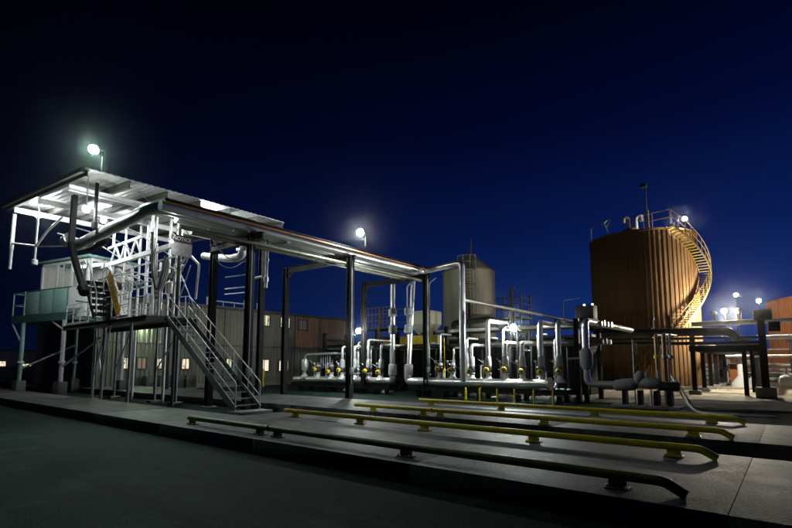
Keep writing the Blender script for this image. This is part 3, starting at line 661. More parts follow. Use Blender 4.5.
def blind_mat(name, c, s, seed):
    m = bpy.data.materials.new(name); m.use_nodes = True; t = m.node_tree; b = t.nodes['Principled BSDF']
    b.inputs['Base Color'].default_value = (0.3, 0.3, 0.28, 1); b.inputs['Roughness'].default_value = 0.15
    co = t.nodes.new('ShaderNodeTexCoord'); mp = t.nodes.new('ShaderNodeMapping'); mp.inputs['Location'].default_value = (seed, seed * 1.7, 0)
    mp.inputs['Scale'].default_value = (1, 1.6, 1.2)
    n = t.nodes.new('ShaderNodeTexNoise'); n.inputs['Scale'].default_value = 1.6; n.inputs['Detail'].default_value = 3
    r = t.nodes.new('ShaderNodeValToRGB'); r.color_ramp.elements[0].position = 0.33; r.color_ramp.elements[0].color = (c[0]*.25, c[1]*.2, c[2]*.15, 1)
    r.color_ramp.elements[1].position = 0.5; r.color_ramp.elements[1].color = (*c, 1)
    t.links.new(co.outputs['Object'], mp.inputs[0]); t.links.new(mp.outputs[0], n.inputs[0]); t.links.new(n.outputs[0], r.inputs[0]); t.links.new(r.outputs[0], b.inputs['Emission Color'])
    b.inputs['Emission Strength'].default_value = s; M[name] = m
blind_mat('win_warm', (1.0, 0.86, 0.62), 1.05, 1.0); blind_mat('win_cream', (1.0, 0.95, 0.62), 0.8, 4.0); blind_mat('win_dim', (0.55, 0.3, 0.14), 0.22, 8.0)
blind_mat('win_dark', (0.4, 0.2, 0.1), 0.05, 3.0)
def window(T, y0, y1, z0, z1, m, x=BX, d=1):
    f = box(T, 'window', (x + 0.055, (y0+y1)/2, (z0+z1)/2), (0.03, y1-y0, z1-z0), m)
    S_ = sub(f); w = 0.09
    box(S_, 'glazing_bar', (x + 0.085, y0 + (y1 - y0) * 0.52, (z0+z1)/2), (0.04, 0.045, z1 - z0), 'trim')
    for (c, s) in (((x+0.075, y0-w/2, (z0+z1)/2), (0.13, w, z1-z0+2*w)), ((x+0.075, y1+w/2, (z0+z1)/2), (0.13, w, z1-z0+2*w)), ((x+0.08, (y0+y1)/2, z1+w/2), (0.12, y1-y0, w)), ((x+0.09, (y0+y1)/2, z0-w/2), (0.16, y1-y0, w))):
        box(S_, 'frame', c, s, 'trim')
for y0, y1, z0, z1, m in ((24.9, 25.85, 4.78, 5.66, 'win_cream'), (27.05, 28.05, 4.75, 5.6, 'win_cream'), (29.1, 30.05, 4.66, 5.5, 'win_dark'),
        (24.95, 25.9, 0.92, 1.84, 'win_warm'), (27.0, 28.0, 0.9, 1.78, 'win_warm'), (14.12, 14.5, 1.2, 1.9, 'win_warm'), (15.05, 15.6, 1.2, 1.9, 'win_dim'),
        (16.3, 16.7, 1.2, 1.85, 'win_warm'), (18.2, 18.75, 1.15, 1.87, 'win_warm'), (20.35, 20.8, 1.2, 1.8, 'win_warm'), (21.85, 22.3, 1.25, 1.9, 'win_cream')):
    window(D, y0, y1, z0, z1, m)
dr = box(D, 'door', (BX + 0.06, 23.35, 0.78), (0.06, 0.95, 2.1), 'trim')
emit('doorlight', (1.0, 0.93, 0.8), 1.3)
box(sub(dr), 'lit_gap', (BX + 0.07, 23.98, 0.72), (0.05, 0.14, 2.0), 'doorlight')
for y in (17.15, 23.75, 31.75):
    tube(D, 'downpipe', [(BX + 0.16, y, G + 0.1), (BX + 0.16, y, BT)], 0.05, 'trim', n=8)
for y in (20.5, 21.2, 23.9, 25.2):
    tube(D, 'flue', [(BX - 0.8, y, BT + 0.2), (BX - 0.8, y, BT + 0.9 + 0.15 * (y % 1))], 0.07, 'white', n=10)
for z in (6.05, 6.45): tube(D, 'roof_rail', [(BX + 0.05, 20.4, z), (BX + 0.05, 23.4, z)], 0.05, 'white', n=8)
for y in (20.4, 21.4, 22.4, 23.4): tube(D, 'roof_rail_post', [(BX + 0.05, y, BT + 0.15), (BX + 0.05, y, 6.45)], 0.03, 'white', n=8)
# wall lamp that washes the siding green
T = thing('wall_light', 'greenish wall light high on the corrugated building beneath the walkway', 'lamp', (BX + 0.06, 15.1, 4.5))
emit('wall_lamp', (0.72, 1.0, 0.62), 700.0)
box(T, 'housing', (BX + 0.2, 15.1, 4.62), (0.28, 0.4, 0.12), 'trim', bev=0.02)
box(T, 'lens', (BX + 0.22, 15.1, 4.52), (0.2, 0.3, 0.08), 'wall_lamp', bev=0.02)
for i in range(4):
    y = 15.6 + 0.95 * i
    T = thing('air_conditioner', '%s dark condenser unit from the left along the building foot' % ORD[i], 'air conditioner', (BX + 0.8, y, G), group='condenser units along the building')
    box(T, 'body', (BX + 0.8, y, G + 0.55), (0.6, 0.75, 0.9), 'trim', bev=0.03)
    lathe(T, 'fan_grille', [(0.05, 0), (0.26, 0.0), (0.27, 0.02), (0.05, 0.03)], (BX + 1.1, y, G + 0.6), 'dark_pipe', axis=(1, 0, 0), n=16)
    box(T, 'base', (BX + 0.8, y, G + 0.05), (0.7, 0.85, 0.1), 'footing')
def bollard(x, y, h, label, r=0.09, g_='yellow bollards'):
    T = thing('bollard', label, 'bollard', (x, y, G), group=g_)
    tube(T, 'post', [(x, y, G), (x, y, G + h - 0.05)], r, 'yellow', n=12)
    lathe(T, 'cap', [(r, 0), (r * 0.92, 0.03), (r * 0.6, 0.06), (0.01, 0.075)], (x, y, G + h - 0.05), 'yellow', n=12)
bollard(-33.2, 24.1, 1.3, 'tall yellow bollard below the lit window of the metal clad building', 0.11)

# ================================================================ valve manifold
YM = 22.4
sk = thing('manifold_skid', 'black steel skid frame carrying the silver headers and valves', 'skid', (-17, YM, G))
for y in (22.05, 23.0):
    ibeam(sk, 'skid_beam', (-27.2, y, 0.14), (-18.3, y, 0.14), 0.14, 0.22, 'black_steel')
    ibeam(sk, 'skid_beam', (-16.9, y, 0.18), (-7.9, y, 0.18), 0.14, 0.22, 'black_steel')
for x in (-26.2, -23.9, -21.6, -19.3, -16.2, -14.4, -12.4, -10.3, -8.3):
    for y in (22.05, 23.0):
        ibeam(sk, 'leg', (x, y, G), (x, y, 0.04), 0.2, 0.2, 'black_steel')
for x in (-26.5, -23.5, -20.5, -15.5, -12.5, -9.5):
    beam(sk, 'cross_member', (x, 22.1, 0.2), (x, 22.95, 0.2), 0.1, 0.12, 'black_steel')
gs = 'valve stations along the manifold'
hd = 'silver headers of the manifold'
pipe_thing('header_pipe', 'long silver header pipe on the left half of the manifold', [(-27.2, 22.4, 0.46), (-18.35, 22.4, 0.50), (-18.35, 22.4, 0.9)], 0.20, 'alu', 0.3, 20, group=hd)
pipe_thing('header_pipe', 'long bright silver header pipe on the right half of the manifold', [(-17.2, 22.4, 0.9), (-17.2, 22.4, 0.52), (-13.6, 22.2, 0.54), (-8.75, 22.2, 0.56)], 0.22, 'alu', 0.3, 20, group=hd, flanges=(((-8.8, 22.2, 0.56), (1, 0, 0)),))
def station(x, ztop, label, riser_r=0.10, yellow=True, back=True, dx=0.0, zh=0.5, m='alu'):
    T = thing('valve_station', label, 'valve', (x, YM, zh), group=gs)
    rv = random.Random(int(x * 100)); ja = rv.uniform(-0.35, 0.5); jz = rv.uniform(-0.08, 0.10)
    lathe(T, 'saddle', [(0.30, 0.12), (0.26, 0.19), (0.15, 0.30), (0.12, 0.45)], (x, YM, zh), 'white_wrap', n=14)
    lathe(T, 'flange', [(0.17, -0.03), (0.17, 0.03)], (x, YM, zh + 0.5), 'galv', n=14)
    lathe(T, 'valve_body', [(0.09, -0.2), (0.15, -0.12), (0.18, 0.0), (0.15, 0.12), (0.09, 0.2)], (x, YM, zh + 0.72), 'dark_pipe', n=14)
    tube(T, 'stem', [(x, YM, zh + 0.72), (x + 0.12, YM - 0.42, zh + 0.68 + jz)], 0.035, 'galv', n=8)
    if yellow:
        a = lathe(T, 'actuator', [(0.05, -0.10), (0.13, -0.09), (0.145, -0.04), (0.145, 0.03), (0.12, 0.08), (0.05, 0.10)], (x + 0.13, YM - 0.46, zh + 0.66 + jz), 'valve_yellow', axis=(0.25 + ja, -1, 0.1 + jz), n=18)
        lathe(sub(a), 'hub', [(0.06, 0.0), (0.055, 0.05), (0.02, 0.06)], (x + 0.155, YM - 0.56, zh + 0.67 + jz), 'trim', axis=(0.25 + ja, -1, 0.1 + jz), n=10)
    tube(T, 'lever', [(x - 0.05, YM - 0.2, zh + 0.95 + jz), (x - 0.35 + ja * 0.3, YM - 0.35, zh + 1.2 + jz * 2)], 0.018, 'galv', n=6)
    lathe(T, 'pipe_flange', [(0.16, -0.025), (0.16, 0.025)], (x, YM, zh + 0.93), 'galv', n=14)
    tube(T, 'gauge_line', [(x - 0.22, YM - 0.1, zh + 0.2), (x - 0.24, YM - 0.1, zh + 1.05)], 0.012, 'galv', n=6)
    lathe(T, 'gauge', [(0.06, -0.015), (0.07, 0.0), (0.06, 0.02)], (x - 0.24, YM - 0.12, zh + 1.1), 'white', axis=(0.2, -1, 0), n=12)
    if ztop:
        lathe(T, 'jacket', [(0.12, 0.80), (0.17, 0.86), (0.165, 1.1), (0.15, 1.32), (0.11, 1.38)], (x, YM, zh), 'blanket', n=14)
        pts = [(x, YM, zh + 0.9), (x, YM, ztop)]
        if back: pts.append((x, YM + 2.2, ztop))
        tube(T, 'riser', pts, riser_r, m, 0.22, n=16)
        lathe(T, 'band', [(riser_r + .002, -.03), (riser_r + .012, -.025), (riser_r + .012, .025), (riser_r + .002, .03)], (x, YM, (zh + ztop) / 2 + 0.5), m, n=16)
    else:
        lathe(T, 'bonnet', [(0.1, 0.9), (0.14, 0.94), (0.14, 1.02), (0.05, 1.06)], (x, YM, zh), 'galv', n=14)
        tube(T, 'handle', [(x - 0.2, YM - 0.05, zh + 1.15), (x + 0.2, YM - 0.05, zh + 1.15)], 0.015, 'galv', n=6)
        tube(T, 'spindle', [(x, YM, zh + 1.05), (x, YM, zh + 1.2)], 0.02, 'galv', n=6)
left = [(-24.85, None), (-23.55, None), (-22.55, 2.62), (-21.45, 2.62), (-20.3, 2.98), (-19.25, 2.66)]
for i, (x, zt_) in enumerate(left):
    station(x, zt_, '%s yellow valve station from the left on the left header' % ORD[i], 0.085, zh=0.42)
right = [(-15.0, None), (-14.2, None), (-13.02, 2.5), (-12.06, 3.72), (-11.1, 2.54), (-10.2, 2.52), (-9.25, 3.48), (-8.38, 3.45)]
for i, (x, zt_) in enumerate(right):
    station(x, zt_, '%s yellow valve station from the left on the right header' % ORD[i], 0.085 if i == 2 else 0.115, zh=0.52)
# end loop of left header
T = thing('bypass_loop', 'silver bypass loop with a jacketed valve at the left end of the manifold', 'pipe', (-26.3, YM, 0.5))
tube(T, 'pipe', [(-26.2, YM, 0.45), (-26.2, YM, 2.15), (-23.3, YM + 0.2, 2.2), (-23.3, YM + 1.2, 2.2)], 0.08, 'alu', 0.35, n=14)
lathe(T, 'jacket', [(0.12, 0.7), (0.22, 0.75), (0.24, 1.2), (0.2, 1.5), (0.12, 1.55)], (-26.2, YM, 0.3), 'alu_dull', n=14)
lathe(T, 'saddle', [(0.4, 0.1), (0.3, 0.18), (0.14, 0.4)], (-26.2, YM, 0.42), 'white_wrap', n=14)
for i in range(5): tube(T, 'impulse_line', [(-24.9 + i * 0.22, YM + 0.3, 2.1), (-24.9 + i * 0.22, YM + 0.3, 1.2)], 0.02, 'galv', n=6)
# jackets where the tall risers leave the headers
for x, lab in ((-18.35, 'left'), (-17.2, 'right')):
    T = thing('pipe_jacket', 'grey insulation jackets on the %s one of the paired tall risers' % lab, 'jacket', (x, YM, 0.6))
    r_ = 0.19
    for z0, z1 in ((0.85, 1.45), (3.3, 3.75), (4.35, 4.75)):
        lathe(T, 'jacket', [(r_ - .03, z0 - .05), (r_ + .06, z0), (r_ + .07, (z0+z1)/2), (r_ + .05, z1), (r_ - .03, z1 + .05)], (x, YM + (0.05 if lab == 'right' else 0), 0), 'blanket', n=16)
# big riser at the right end feeding the pumps
T = thing('riser_pipe', 'tall silver riser with a grey funnel jacket at the right end of the manifold', 'pipe', (-7.15, YM, 0.5))
tube(T, 'pipe', [(-7.15, 30.5, 3.44), (-7.15, YM, 3.44), (-7.15, YM, 0.62), (-5.9, YM, 0.62)], 0.15, 'alu', 0.28, n=18)
lathe(T, 'jacket', [(0.17, 1.25), (0.26, 1.45), (0.28, 1.9), (0.2, 2.15), (0.16, 2.2)], (-7.15, YM, 0), 'blanket', n=16)
tube(T, 'jacket_tie', [(-7.4, YM - 0.1, 1.75), (-7.95, YM - 0.2, 1.72)], 0.05, 'blanket', n=8)
# black portal behind the manifold and its pipes
PR = thing('rear_pipe_rack', 'dark steel rack of stacked pipes standing behind the valve manifold', 'pipe rack', (-13, 24.6, G))
for x in (-26.0, -21.0, -15.6, -11.6, -7.7):
    for y in (24.0, 26.2):
        ibeam(PR, 'column', (x, y, G), (x, y, 3.7), 0.2, 0.2, 'black_steel')
    for z in (2.35, 3.2):
        ibeam(PR, 'crossbeam', (x, 23.9, z), (x, 26.3, z), 0.14, 0.18, 'black_steel')
gp = 'pipes on the rack behind the manifold'
rk = [(24.15, 3.42, 0.11, 'alu_dull', 'front silver pipe on the upper tier of the rear rack'), (24.6, 3.46, 0.15, 'dark_pipe', 'second dark pipe on the upper tier of the rear rack'), (25.2, 3.44, 0.13, 'dark_pipe', 'third dark pipe on the upper tier of the rear rack'),
      (25.8, 3.46, 0.15, 'alu_dull', 'rearmost silver pipe on the upper tier of the rear rack'), (24.2, 2.56, 0.10, 'dark_pipe', 'front dark pipe on the lower tier of the rear rack'), (24.8, 2.6, 0.14, 'dark_pipe', 'middle dark pipe on the lower tier of the rear rack'), (25.5, 2.58, 0.12, 'alu_dull', 'rear silver pipe on the lower tier of the rear rack')]
for y, z, r_, m, lab in rk:
    pipe_thing('pipe', lab, [(-26.5 if 'lower' in lab else -16.4, y, z), (-6.9, y, z)], r_, m, 0.2, 12, group=gp)
pipe_thing('pipe', 'black pipe arching over the rack beside the pale silo', [(-15.2, 25.0, 2.9), (-15.2, 24.0, 3.85), (-12.6, 24.0, 3.95), (-12.0, 24.0, 3.4)], 0.16, 'black_steel', 0.35, 14)
pipe_thing('pipe', 'long silver pipe running back high above the manifold past the silo', [(-14.4, 23.6, 5.15), (-14.4, 47.0, 5.15)], 0.11, 'alu_dull', 0.2, 12)
T = thing('pipe_support', 'slim dark post holding the long high silver pipe', 'post', (-14.4, 27.5, G))
for y in (24.6, 30.5, 38.0): tube(T, 'post', [(-14.4, y, G), (-14.4, y, 5.03)], 0.08, 'black_steel', n=10)
# clutter seen under and behind the skid
for i, x in enumerate((-15.2, -13.4, -11.8, -9.9, -8.7)):
    T = thing('pump', '%s small pump with teal motor from the left behind the skid legs' % ORD[i], 'pump', (x, 23.9, G), group='small pumps behind the skid')
    lathe(T, 'motor', [(0.05, -0.3), (0.19, -0.28), (0.2, 0.15), (0.12, 0.2), (0.05, 0.22)], (x - 0.2, 23.9, G + 0.42), 'teal' if i % 2 == 0 else 'galv_teal', axis=(1, 0, 0), n=16)
    lathe(T, 'volute', [(0.05, -0.1), (0.2, -0.08), (0.22, 0.0), (0.2, 0.08), (0.05, 0.1)], (x + 0.18, 23.9, G + 0.42), 'white', axis=(1, 0, 0), n=16)
    box(T, 'baseplate', (x, 23.9, G + 0.1), (1.0, 0.5, 0.2), 'footing', bev=0.02)
    tube(T, 'outlet', [(x + 0.18, 23.9, G + 0.5), (x + 0.18, 23.9, 2.3)], 0.05, 'dark_pipe', n=10)
for i, x in enumerate((-12.9, -12.1, -11.15, -10.25, -9.3, -8.4)):
    bollard(x, 21.55, 0.62, '%s short yellow stake from the left under the right header' % ORD[i], 0.045, 'short yellow stakes under the header')
for i, x in enumerate((-25.2, -23.2, -21.0, -19.9)):
    T = thing('pump', '%s small grey pump from the left below the left header' % ORD[i], 'pump', (x, 23.7, G), group='small grey pumps below the left header')
    lathe(T, 'motor', [(0.05, -0.28), (0.16, -0.26), (0.17, 0.15), (0.05, 0.2)], (x, 23.7, G + 0.36), 'blanket', axis=(1, 0, 0), n=14)
    box(T, 'baseplate', (x, 23.7, G + 0.08), (0.8, 0.4, 0.16), 'footing', bev=0.02)
# handwheels and small bore pipework between the stations
for i in range(16):
    x = -26.9 + i * 1.18
    if -18.6 < x < -16.6: continue
    T = thing('handwheel_valve', '%s small handwheel valve from the left behind the headers' % (ORD[i] if i < 12 else ['thirteenth', 'fourteenth', 'fifteenth', 'sixteenth'][i - 12]), 'valve', (x, 22.85, 0.3), group='small handwheel valves behind the headers')
    h = 1.15 + 0.35 * ((i * 7) % 5) / 5
    tube(T, 'spindle', [(x, 22.85, 0.28), (x, 22.85, h)], 0.03, 'galv', n=6)
    bm = bmesh.new()
    ringp = [(x + 0.16 * math.cos(t), 22.85 + 0.16 * math.sin(t), h) for t in [2*math.pi*k/12 for k in range(13)]]
    tube(T, 'wheel', ringp, 0.016, 'galv' if i % 3 else 'trim', n=6)
    lathe(T, 'body', [(0.06, 0.0), (0.12, 0.05), (0.12, 0.2), (0.06, 0.28)], (x, 22.85, 0.5), 'blanket' if i % 2 else 'galv', n=12)
    tube(T, 'branch', [(x, 22.85, 0.6), (x, 23.9, 0.6), (x, 23.9, 2.4)], 0.05, 'dark_pipe', 0.12, n=8)
for i, (x, zt_, r_) in enumerate(((-24.3, 1.9, .05), (-23.0, 2.3, .06), (-21.9, 2.9, .07), (-20.8, 2.5, .05), (-16.3, 2.7, .07), (-15.5, 3.2, .06), (-14.6, 2.4, .06), (-13.75, 2.9, .07), (-12.5, 2.9, .06), (-11.6, 3.3, .07), (-10.65, 2.2, .05), (-9.7, 3.0, .06), (-8.85, 2.7, .07))):
    T = thing('riser_pipe', '%s slim silver riser from the left in the row behind the yellow valves' % (ORD + ['thirteenth'])[i], 'pipe', (x, 23.2, 0.3), group='slim risers behind the valves')
    tube(T, 'pipe', [(x, 22.9, 0.35), (x, 23.2, 0.5), (x, 23.2, zt_), (x, 24.3, zt_)], r_, 'alu', 0.18, n=12)
    for zf in (0.9, 1.35): lathe(T, 'flange', [(r_ * 1.9, -0.03), (r_ * 1.9, 0.03)], (x, 23.2, zf), 'galv', n=12)
    lathe(T, 'valve_bonnet', [(r_ * 1.3, -0.12), (r_ * 2.0, 0), (r_ * 1.3, 0.12)], (x, 23.2, 1.12), 'dark_pipe' if i % 2 else 'galv_teal', n=12)
# low dark process shed closing the view behind the rack
mat('dark_wall', (0.016, 0.017, 0.016), 0.7, 0, 0.3, 3.0, spec=0.2)
PS = thing('process_shed', 'long low dark shed behind the rear pipe rack', 'shed', (-16, 30, G))
for i in range(10):
    x0 = -31.0 + i * 2.2
    bm = bmesh.new(); pr_ = []
    for k in range(7):
        for f, d in ((0, 0), (.5, 0), (.6, .05), (.9, .05)): pr_.append((x0 + 2.16 * (k + f) / 7, 28.9 - d))
    lo = [bm.verts.new((a, b, G)) for a, b in pr_]; hi = [bm.verts.new((a, b, 3.1)) for a, b in pr_]
    for k in range(len(pr_) - 1): bm.faces.new((lo[k], lo[k+1], hi[k+1], hi[k]))
    bmesh.ops.recalc_face_normals(bm, faces=bm.faces)
    obj(PS, 'wall_panel', bm, 'dark_wall')
box(PS, 'core', (-20.0, 29.8, 1.35), (21.9, 1.7, 3.3), 'dark_wall')
box(PS, 'roof', (-20.0, 29.8, 3.12), (22.4, 2.3, 0.14), 'trim')
# yellow ladder leaning at the start of the right header
T = thing('ladder', 'narrow yellow ladder leaning on the rear rack beside a valve', 'ladder', (-15.3, 22.9, G))
for s in (0, 0.3): tube(T, 'rail', [(-15.25 + s, 22.8, 0.4), (-16.0 + s, 23.9, 3.0)], 0.025, 'yellow', n=8)
for i in range(8):
    t = (i + 0.5) / 8; tube(T, 'rung', [(-15.25 - .75*t, 22.8 + 1.1*t, .4 + 2.6*t), (-14.95 - .75*t, 22.8 + 1.1*t, .4 + 2.6*t)], 0.015, 'yellow', n=6)

# yellow hopper machine behind the manifold
H_ = thing('hopper_machine', 'yellow framed machine with a pale hopper behind the paired risers', 'machine', (-20.5, 27, G))
for x0, x1, m in ((-22.8, -20.6, 'board_yellow'), (-20.45, -18.1, 'yellow')):
    box(H_, 'frame_beam', ((x0+x1)/2, 27.0, 2.95), (x1-x0, 0.5, 0.95), m, bev=0.02)
for x in (-22.5, -20.5, -18.4):
    box(H_, 'leg', (x, 27.1, 1.05), (0.22, 0.4, 2.7), 'black_steel')
bm = bmesh.new()
qa = [bm.verts.new(p) for p in ((-20.35, 26.6, 5.1), (-18.6, 26.6, 5.1), (-18.6, 28.0, 5.1), (-20.35, 28.0, 5.1))]
qb = [bm.verts.new(p) for p in ((-20.35, 26.6, 4.2), (-18.6, 26.6, 4.2), (-18.6, 28.0, 4.2), (-20.35, 28.0, 4.2))]
qc = [bm.verts.new(p) for p in ((-19.85, 27.0, 3.5), (-19.0, 27.0, 3.5), (-19.0, 27.6, 3.5), (-19.85, 27.6, 3.5))]
for A_, B_ in ((qa, qb), (qb, qc)):
    for i in range(4): bm.faces.new((A_[i], A_[(i+1) % 4], B_[(i+1) % 4], B_[i]))
bm.faces.new(qa); bm.faces.new(qc[::-1]); bmesh.ops.recalc_face_normals(bm, faces=bm.faces)
obj(H_, 'hopper', bm, 'silo')
for x in (-20.42, -18.55): tube(H_, 'ladder_rail', [(x, 26.5, 3.4), (x, 26.5, 6.9), (x + 0.5, 26.6, 7.2)], 0.05, 'galv', 0.2, n=8)
for i in range(4): lathe(H_, 'bolt_head', [(0.12, 0), (0.12, 0.2), (0.06, 0.26)], (-20.0 + 0.5 * i, 27.0, 3.43), 'dark_pipe', n=10)
T = thing('scaffold_tower', 'open lattice platform tower behind the paired black columns', 'tower', (-25.2, 30, G))
for x in (-27.6, -26.0, -24.4):
    for y in (30.0, 32.0): beam(T, 'upright', (x, y, G), (x, y, 6.1), 0.09, 0.09, 'stair_yellow')
for z in (4.4, 5.0, 5.55, 6.1):
    for y in (30.0, 32.0): beam(T, 'rail', (-27.6, y, z), (-24.4, y, z), 0.06, 0.06, 'stair_yellow')
box(T, 'deck', (-26.0, 31.0, 4.35), (3.4, 2.2, 0.08), 'trim')
for x in (-27.2, -26.8, -26.4, -25.6, -25.2, -24.8): beam(T, 'bar', (x, 30.0, 4.4), (x, 30.0, 6.1), 0.035, 0.035, 'stair_yellow')

# ================================================================ pale silo
SX, SY, SR = -20.2, 34.5, 2.12
L_ = thing('silo', 'pale cylindrical silo with cone roof and caged ladder behind the manifold', 'silo', (SX, SY, G))
ring = [0, 1.55, 3.05, 4.6, 6.15, 7.6, 9.2]
for a, b in zip(ring, ring[1:]):
    lathe(L_, 'shell_ring', [(SR, a + 0.012), (SR, b - 0.012)], (SX, SY, G), 'silo', n=48)
    if b < 9: lathe(L_, 'weld_band', [(SR - .01, -0.02), (SR + 0.012, -0.012), (SR + 0.012, 0.012), (SR - .01, 0.02)], (SX, SY, G + b), 'silo', n=48)
lathe(L_, 'roof', [(SR + 0.06, 9.2), (SR + 0.05, 9.26), (0.5, 10.75), (0.45, 10.8)], (SX, SY, G), 'silo', n=48)
ca = math.atan2(-SY, -SX); 
def sp(a, r, z): return (SX + math.cos(a) * r, SY + math.sin(a) * r, z)
la = ca + R(-14) + R(14)
for s in (-0.22, 0.22):
    t = la + s / SR
    tube(L_, 'ladder_rail', [sp(t, SR + 0.18, 3.0), sp(t, SR + 0.18, 9.9)], 0.025, 'trim', n=6)
for i in range(24):
    z = 3.1 + i * 0.28
    tube(L_, 'rung', [sp(la - 0.22/SR, SR + 0.18, z), sp(la + 0.22/SR, SR + 0.18, z)], 0.014, 'trim', n=5)
for z in (5.2, 6.4, 7.6, 8.8):
    tube(L_, 'cage_hoop', [sp(la - 0.35/SR, SR + 0.15, z), sp(la - 0.4/SR, SR + 0.6, z), sp(la, SR + 0.85, z), sp(la + 0.4/SR, SR + 0.6, z), sp(la + 0.35/SR, SR + 0.15, z)], 0.025, 'trim', 0.3, n=6)
for s, rr in ((-0.4, 0.6), (0, 0.84), (0.4, 0.6)):
    tube(L_, 'cage_bar', [sp(la + s/SR, SR + rr, 5.1), sp(la + s/SR, SR + rr, 9.6)], 0.016, 'trim', n=5)
for dz in (0.5, 1.0):
    tube(L_, 'roof_rail', [sp(la - 0.4, SR - 0.1, 9.0 + dz), sp(la - 0.2, SR + 0.05, 9.0 + dz), sp(la + 0.25, SR + 0.05, 9.0 + dz), sp(la + 0.3, SR - 0.8, 9.2 + dz)], 0.03, 'galv', 0.1, n=6)
for t in (-0.4, -0.2, 0.05, 0.25): tube(L_, 'roof_rail_post', [sp(la + t, SR, 8.9), sp(la + t, SR, 10.0)], 0.03, 'galv', n=6)
tube(L_, 'vent_pipe', [(SX + 0.6, SY - 0.6, 10.0), (SX + 0.6, SY - 0.6, 11.6)], 0.06, 'brown_pipe', n=8)
text_mesh(L_, 'shell_mark', '', 0.3, 'mark', (SX, SY, 8), (0, 0, 0)) if False else None
T = thing('access_platform', 'yellow railed access platform right of the pale silo', 'platform', (-19.3, 40, G))
for x in (-20.6, -18.0):
    for y in (39.5, 41.5): beam(T, 'upright', (x, y, G), (x, y, 7.9 if x < -19 else 7.7), 0.12, 0.12, 'stair_yellow')
for z in (5.6, 6.2, 6.75, 7.3):
    beam(T, 'rail', (-20.6, 39.45, z), (-18.0, 39.45, z), 0.07, 0.07, 'stair_yellow'); beam(T, 'rail', (-18.0, 39.5, z), (-18.0, 41.5, z), 0.07, 0.07, 'stair_yellow')
for x in (-20.1, -19.6, -19.1, -18.5): beam(T, 'baluster', (x, 39.45, 5.6), (x, 39.45, 7.3), 0.05, 0.05, 'stair_yellow')
box(T, 'deck', (-19.3, 40.5, 5.5), (2.8, 2.2, 0.12), 'trim')
tube(T, 'vent', [(-19.2, 40.2, 5.5), (-19.2, 40.2, 8.1), (-18.9, 40.2, 8.3)], 0.15, 'silo', 0.1, n=10)
tube(T, 'duct', [(-18.6, 38.9, 2.8), (-18.6, 38.9, 7.9)], 0.16, 'silo', n=12)

# ================================================================ brown corrugated tank
TX, TY, TR, TH = -8.6, 41.1, 3.66, 11.1
K2 = thing('storage_tank', 'tall brown corrugated storage tank with a spiral stair at the right', 'tank', (TX, TY, G))
def tp(a, r, z): return Vector((TX + math.cos(a) * r, TY + math.sin(a) * r, z))
def fluted(T, name, cx, cy, r, z0, z1, nrib, m, a0=0.0, a1=2*math.pi, depth=0.05):
    bm = bmesh.new(); prof = []
    for i in range(nrib):
        for f, d in ((0.0, 0), (0.5, 0), (0.62, depth), (0.88, depth)):
            prof.append((a0 + (a1 - a0) * (i + f) / nrib, r + d))
    full = abs(a1 - a0 - 2*math.pi) < 1e-6
    if not full: prof.append((a1, r))
    lo = [bm.verts.new((cx + math.cos(a) * q, cy + math.sin(a) * q, z0)) for a, q in prof]; hi = [bm.verts.new((cx + math.cos(a) * q, cy + math.sin(a) * q, z1)) for a, q in prof]
    n = len(prof)
    for i in range(n if full else n - 1): bm.faces.new((lo[i], lo[(i+1) % n], hi[(i+1) % n], hi[i]))
    return obj(T, name, bm, m)
npn = 12
for i in range(npn):
    a0 = 2 * math.pi * i / npn + 0.2
    fluted(K2, 'cladding_panel', TX, TY, TR, G, TH, 6, 'tank_brown', a0 + 0.002, a0 + 2*math.pi/npn - 0.002)
lathe(K2, 'shell', [(TR - 0.03, 0), (TR - 0.03, TH - G - 0.02)], (TX, TY, G), 'tank_brown', n=64)
lathe(K2, 'rim', [(TR, TH - 0.12), (TR + 0.1, TH - 0.12), (TR + 0.1, TH + 0.02), (TR, TH + 0.03)], (TX, TY, 0), 'tank_brown', n=64)
lathe(K2, 'roof', [(TR, TH + 0.01), (0.6, TH + 0.55), (0.5, TH + 0.55)], (TX, TY, 0), 'tank_brown', n=64)
lathe(K2, 'plinth', [(TR + 0.35, 0), (TR + 0.35, 0.25), (TR + 0.2, 0.3)], (TX, TY, G), 'footing', n=48)
cA = math.atan2(-TY, -TX)
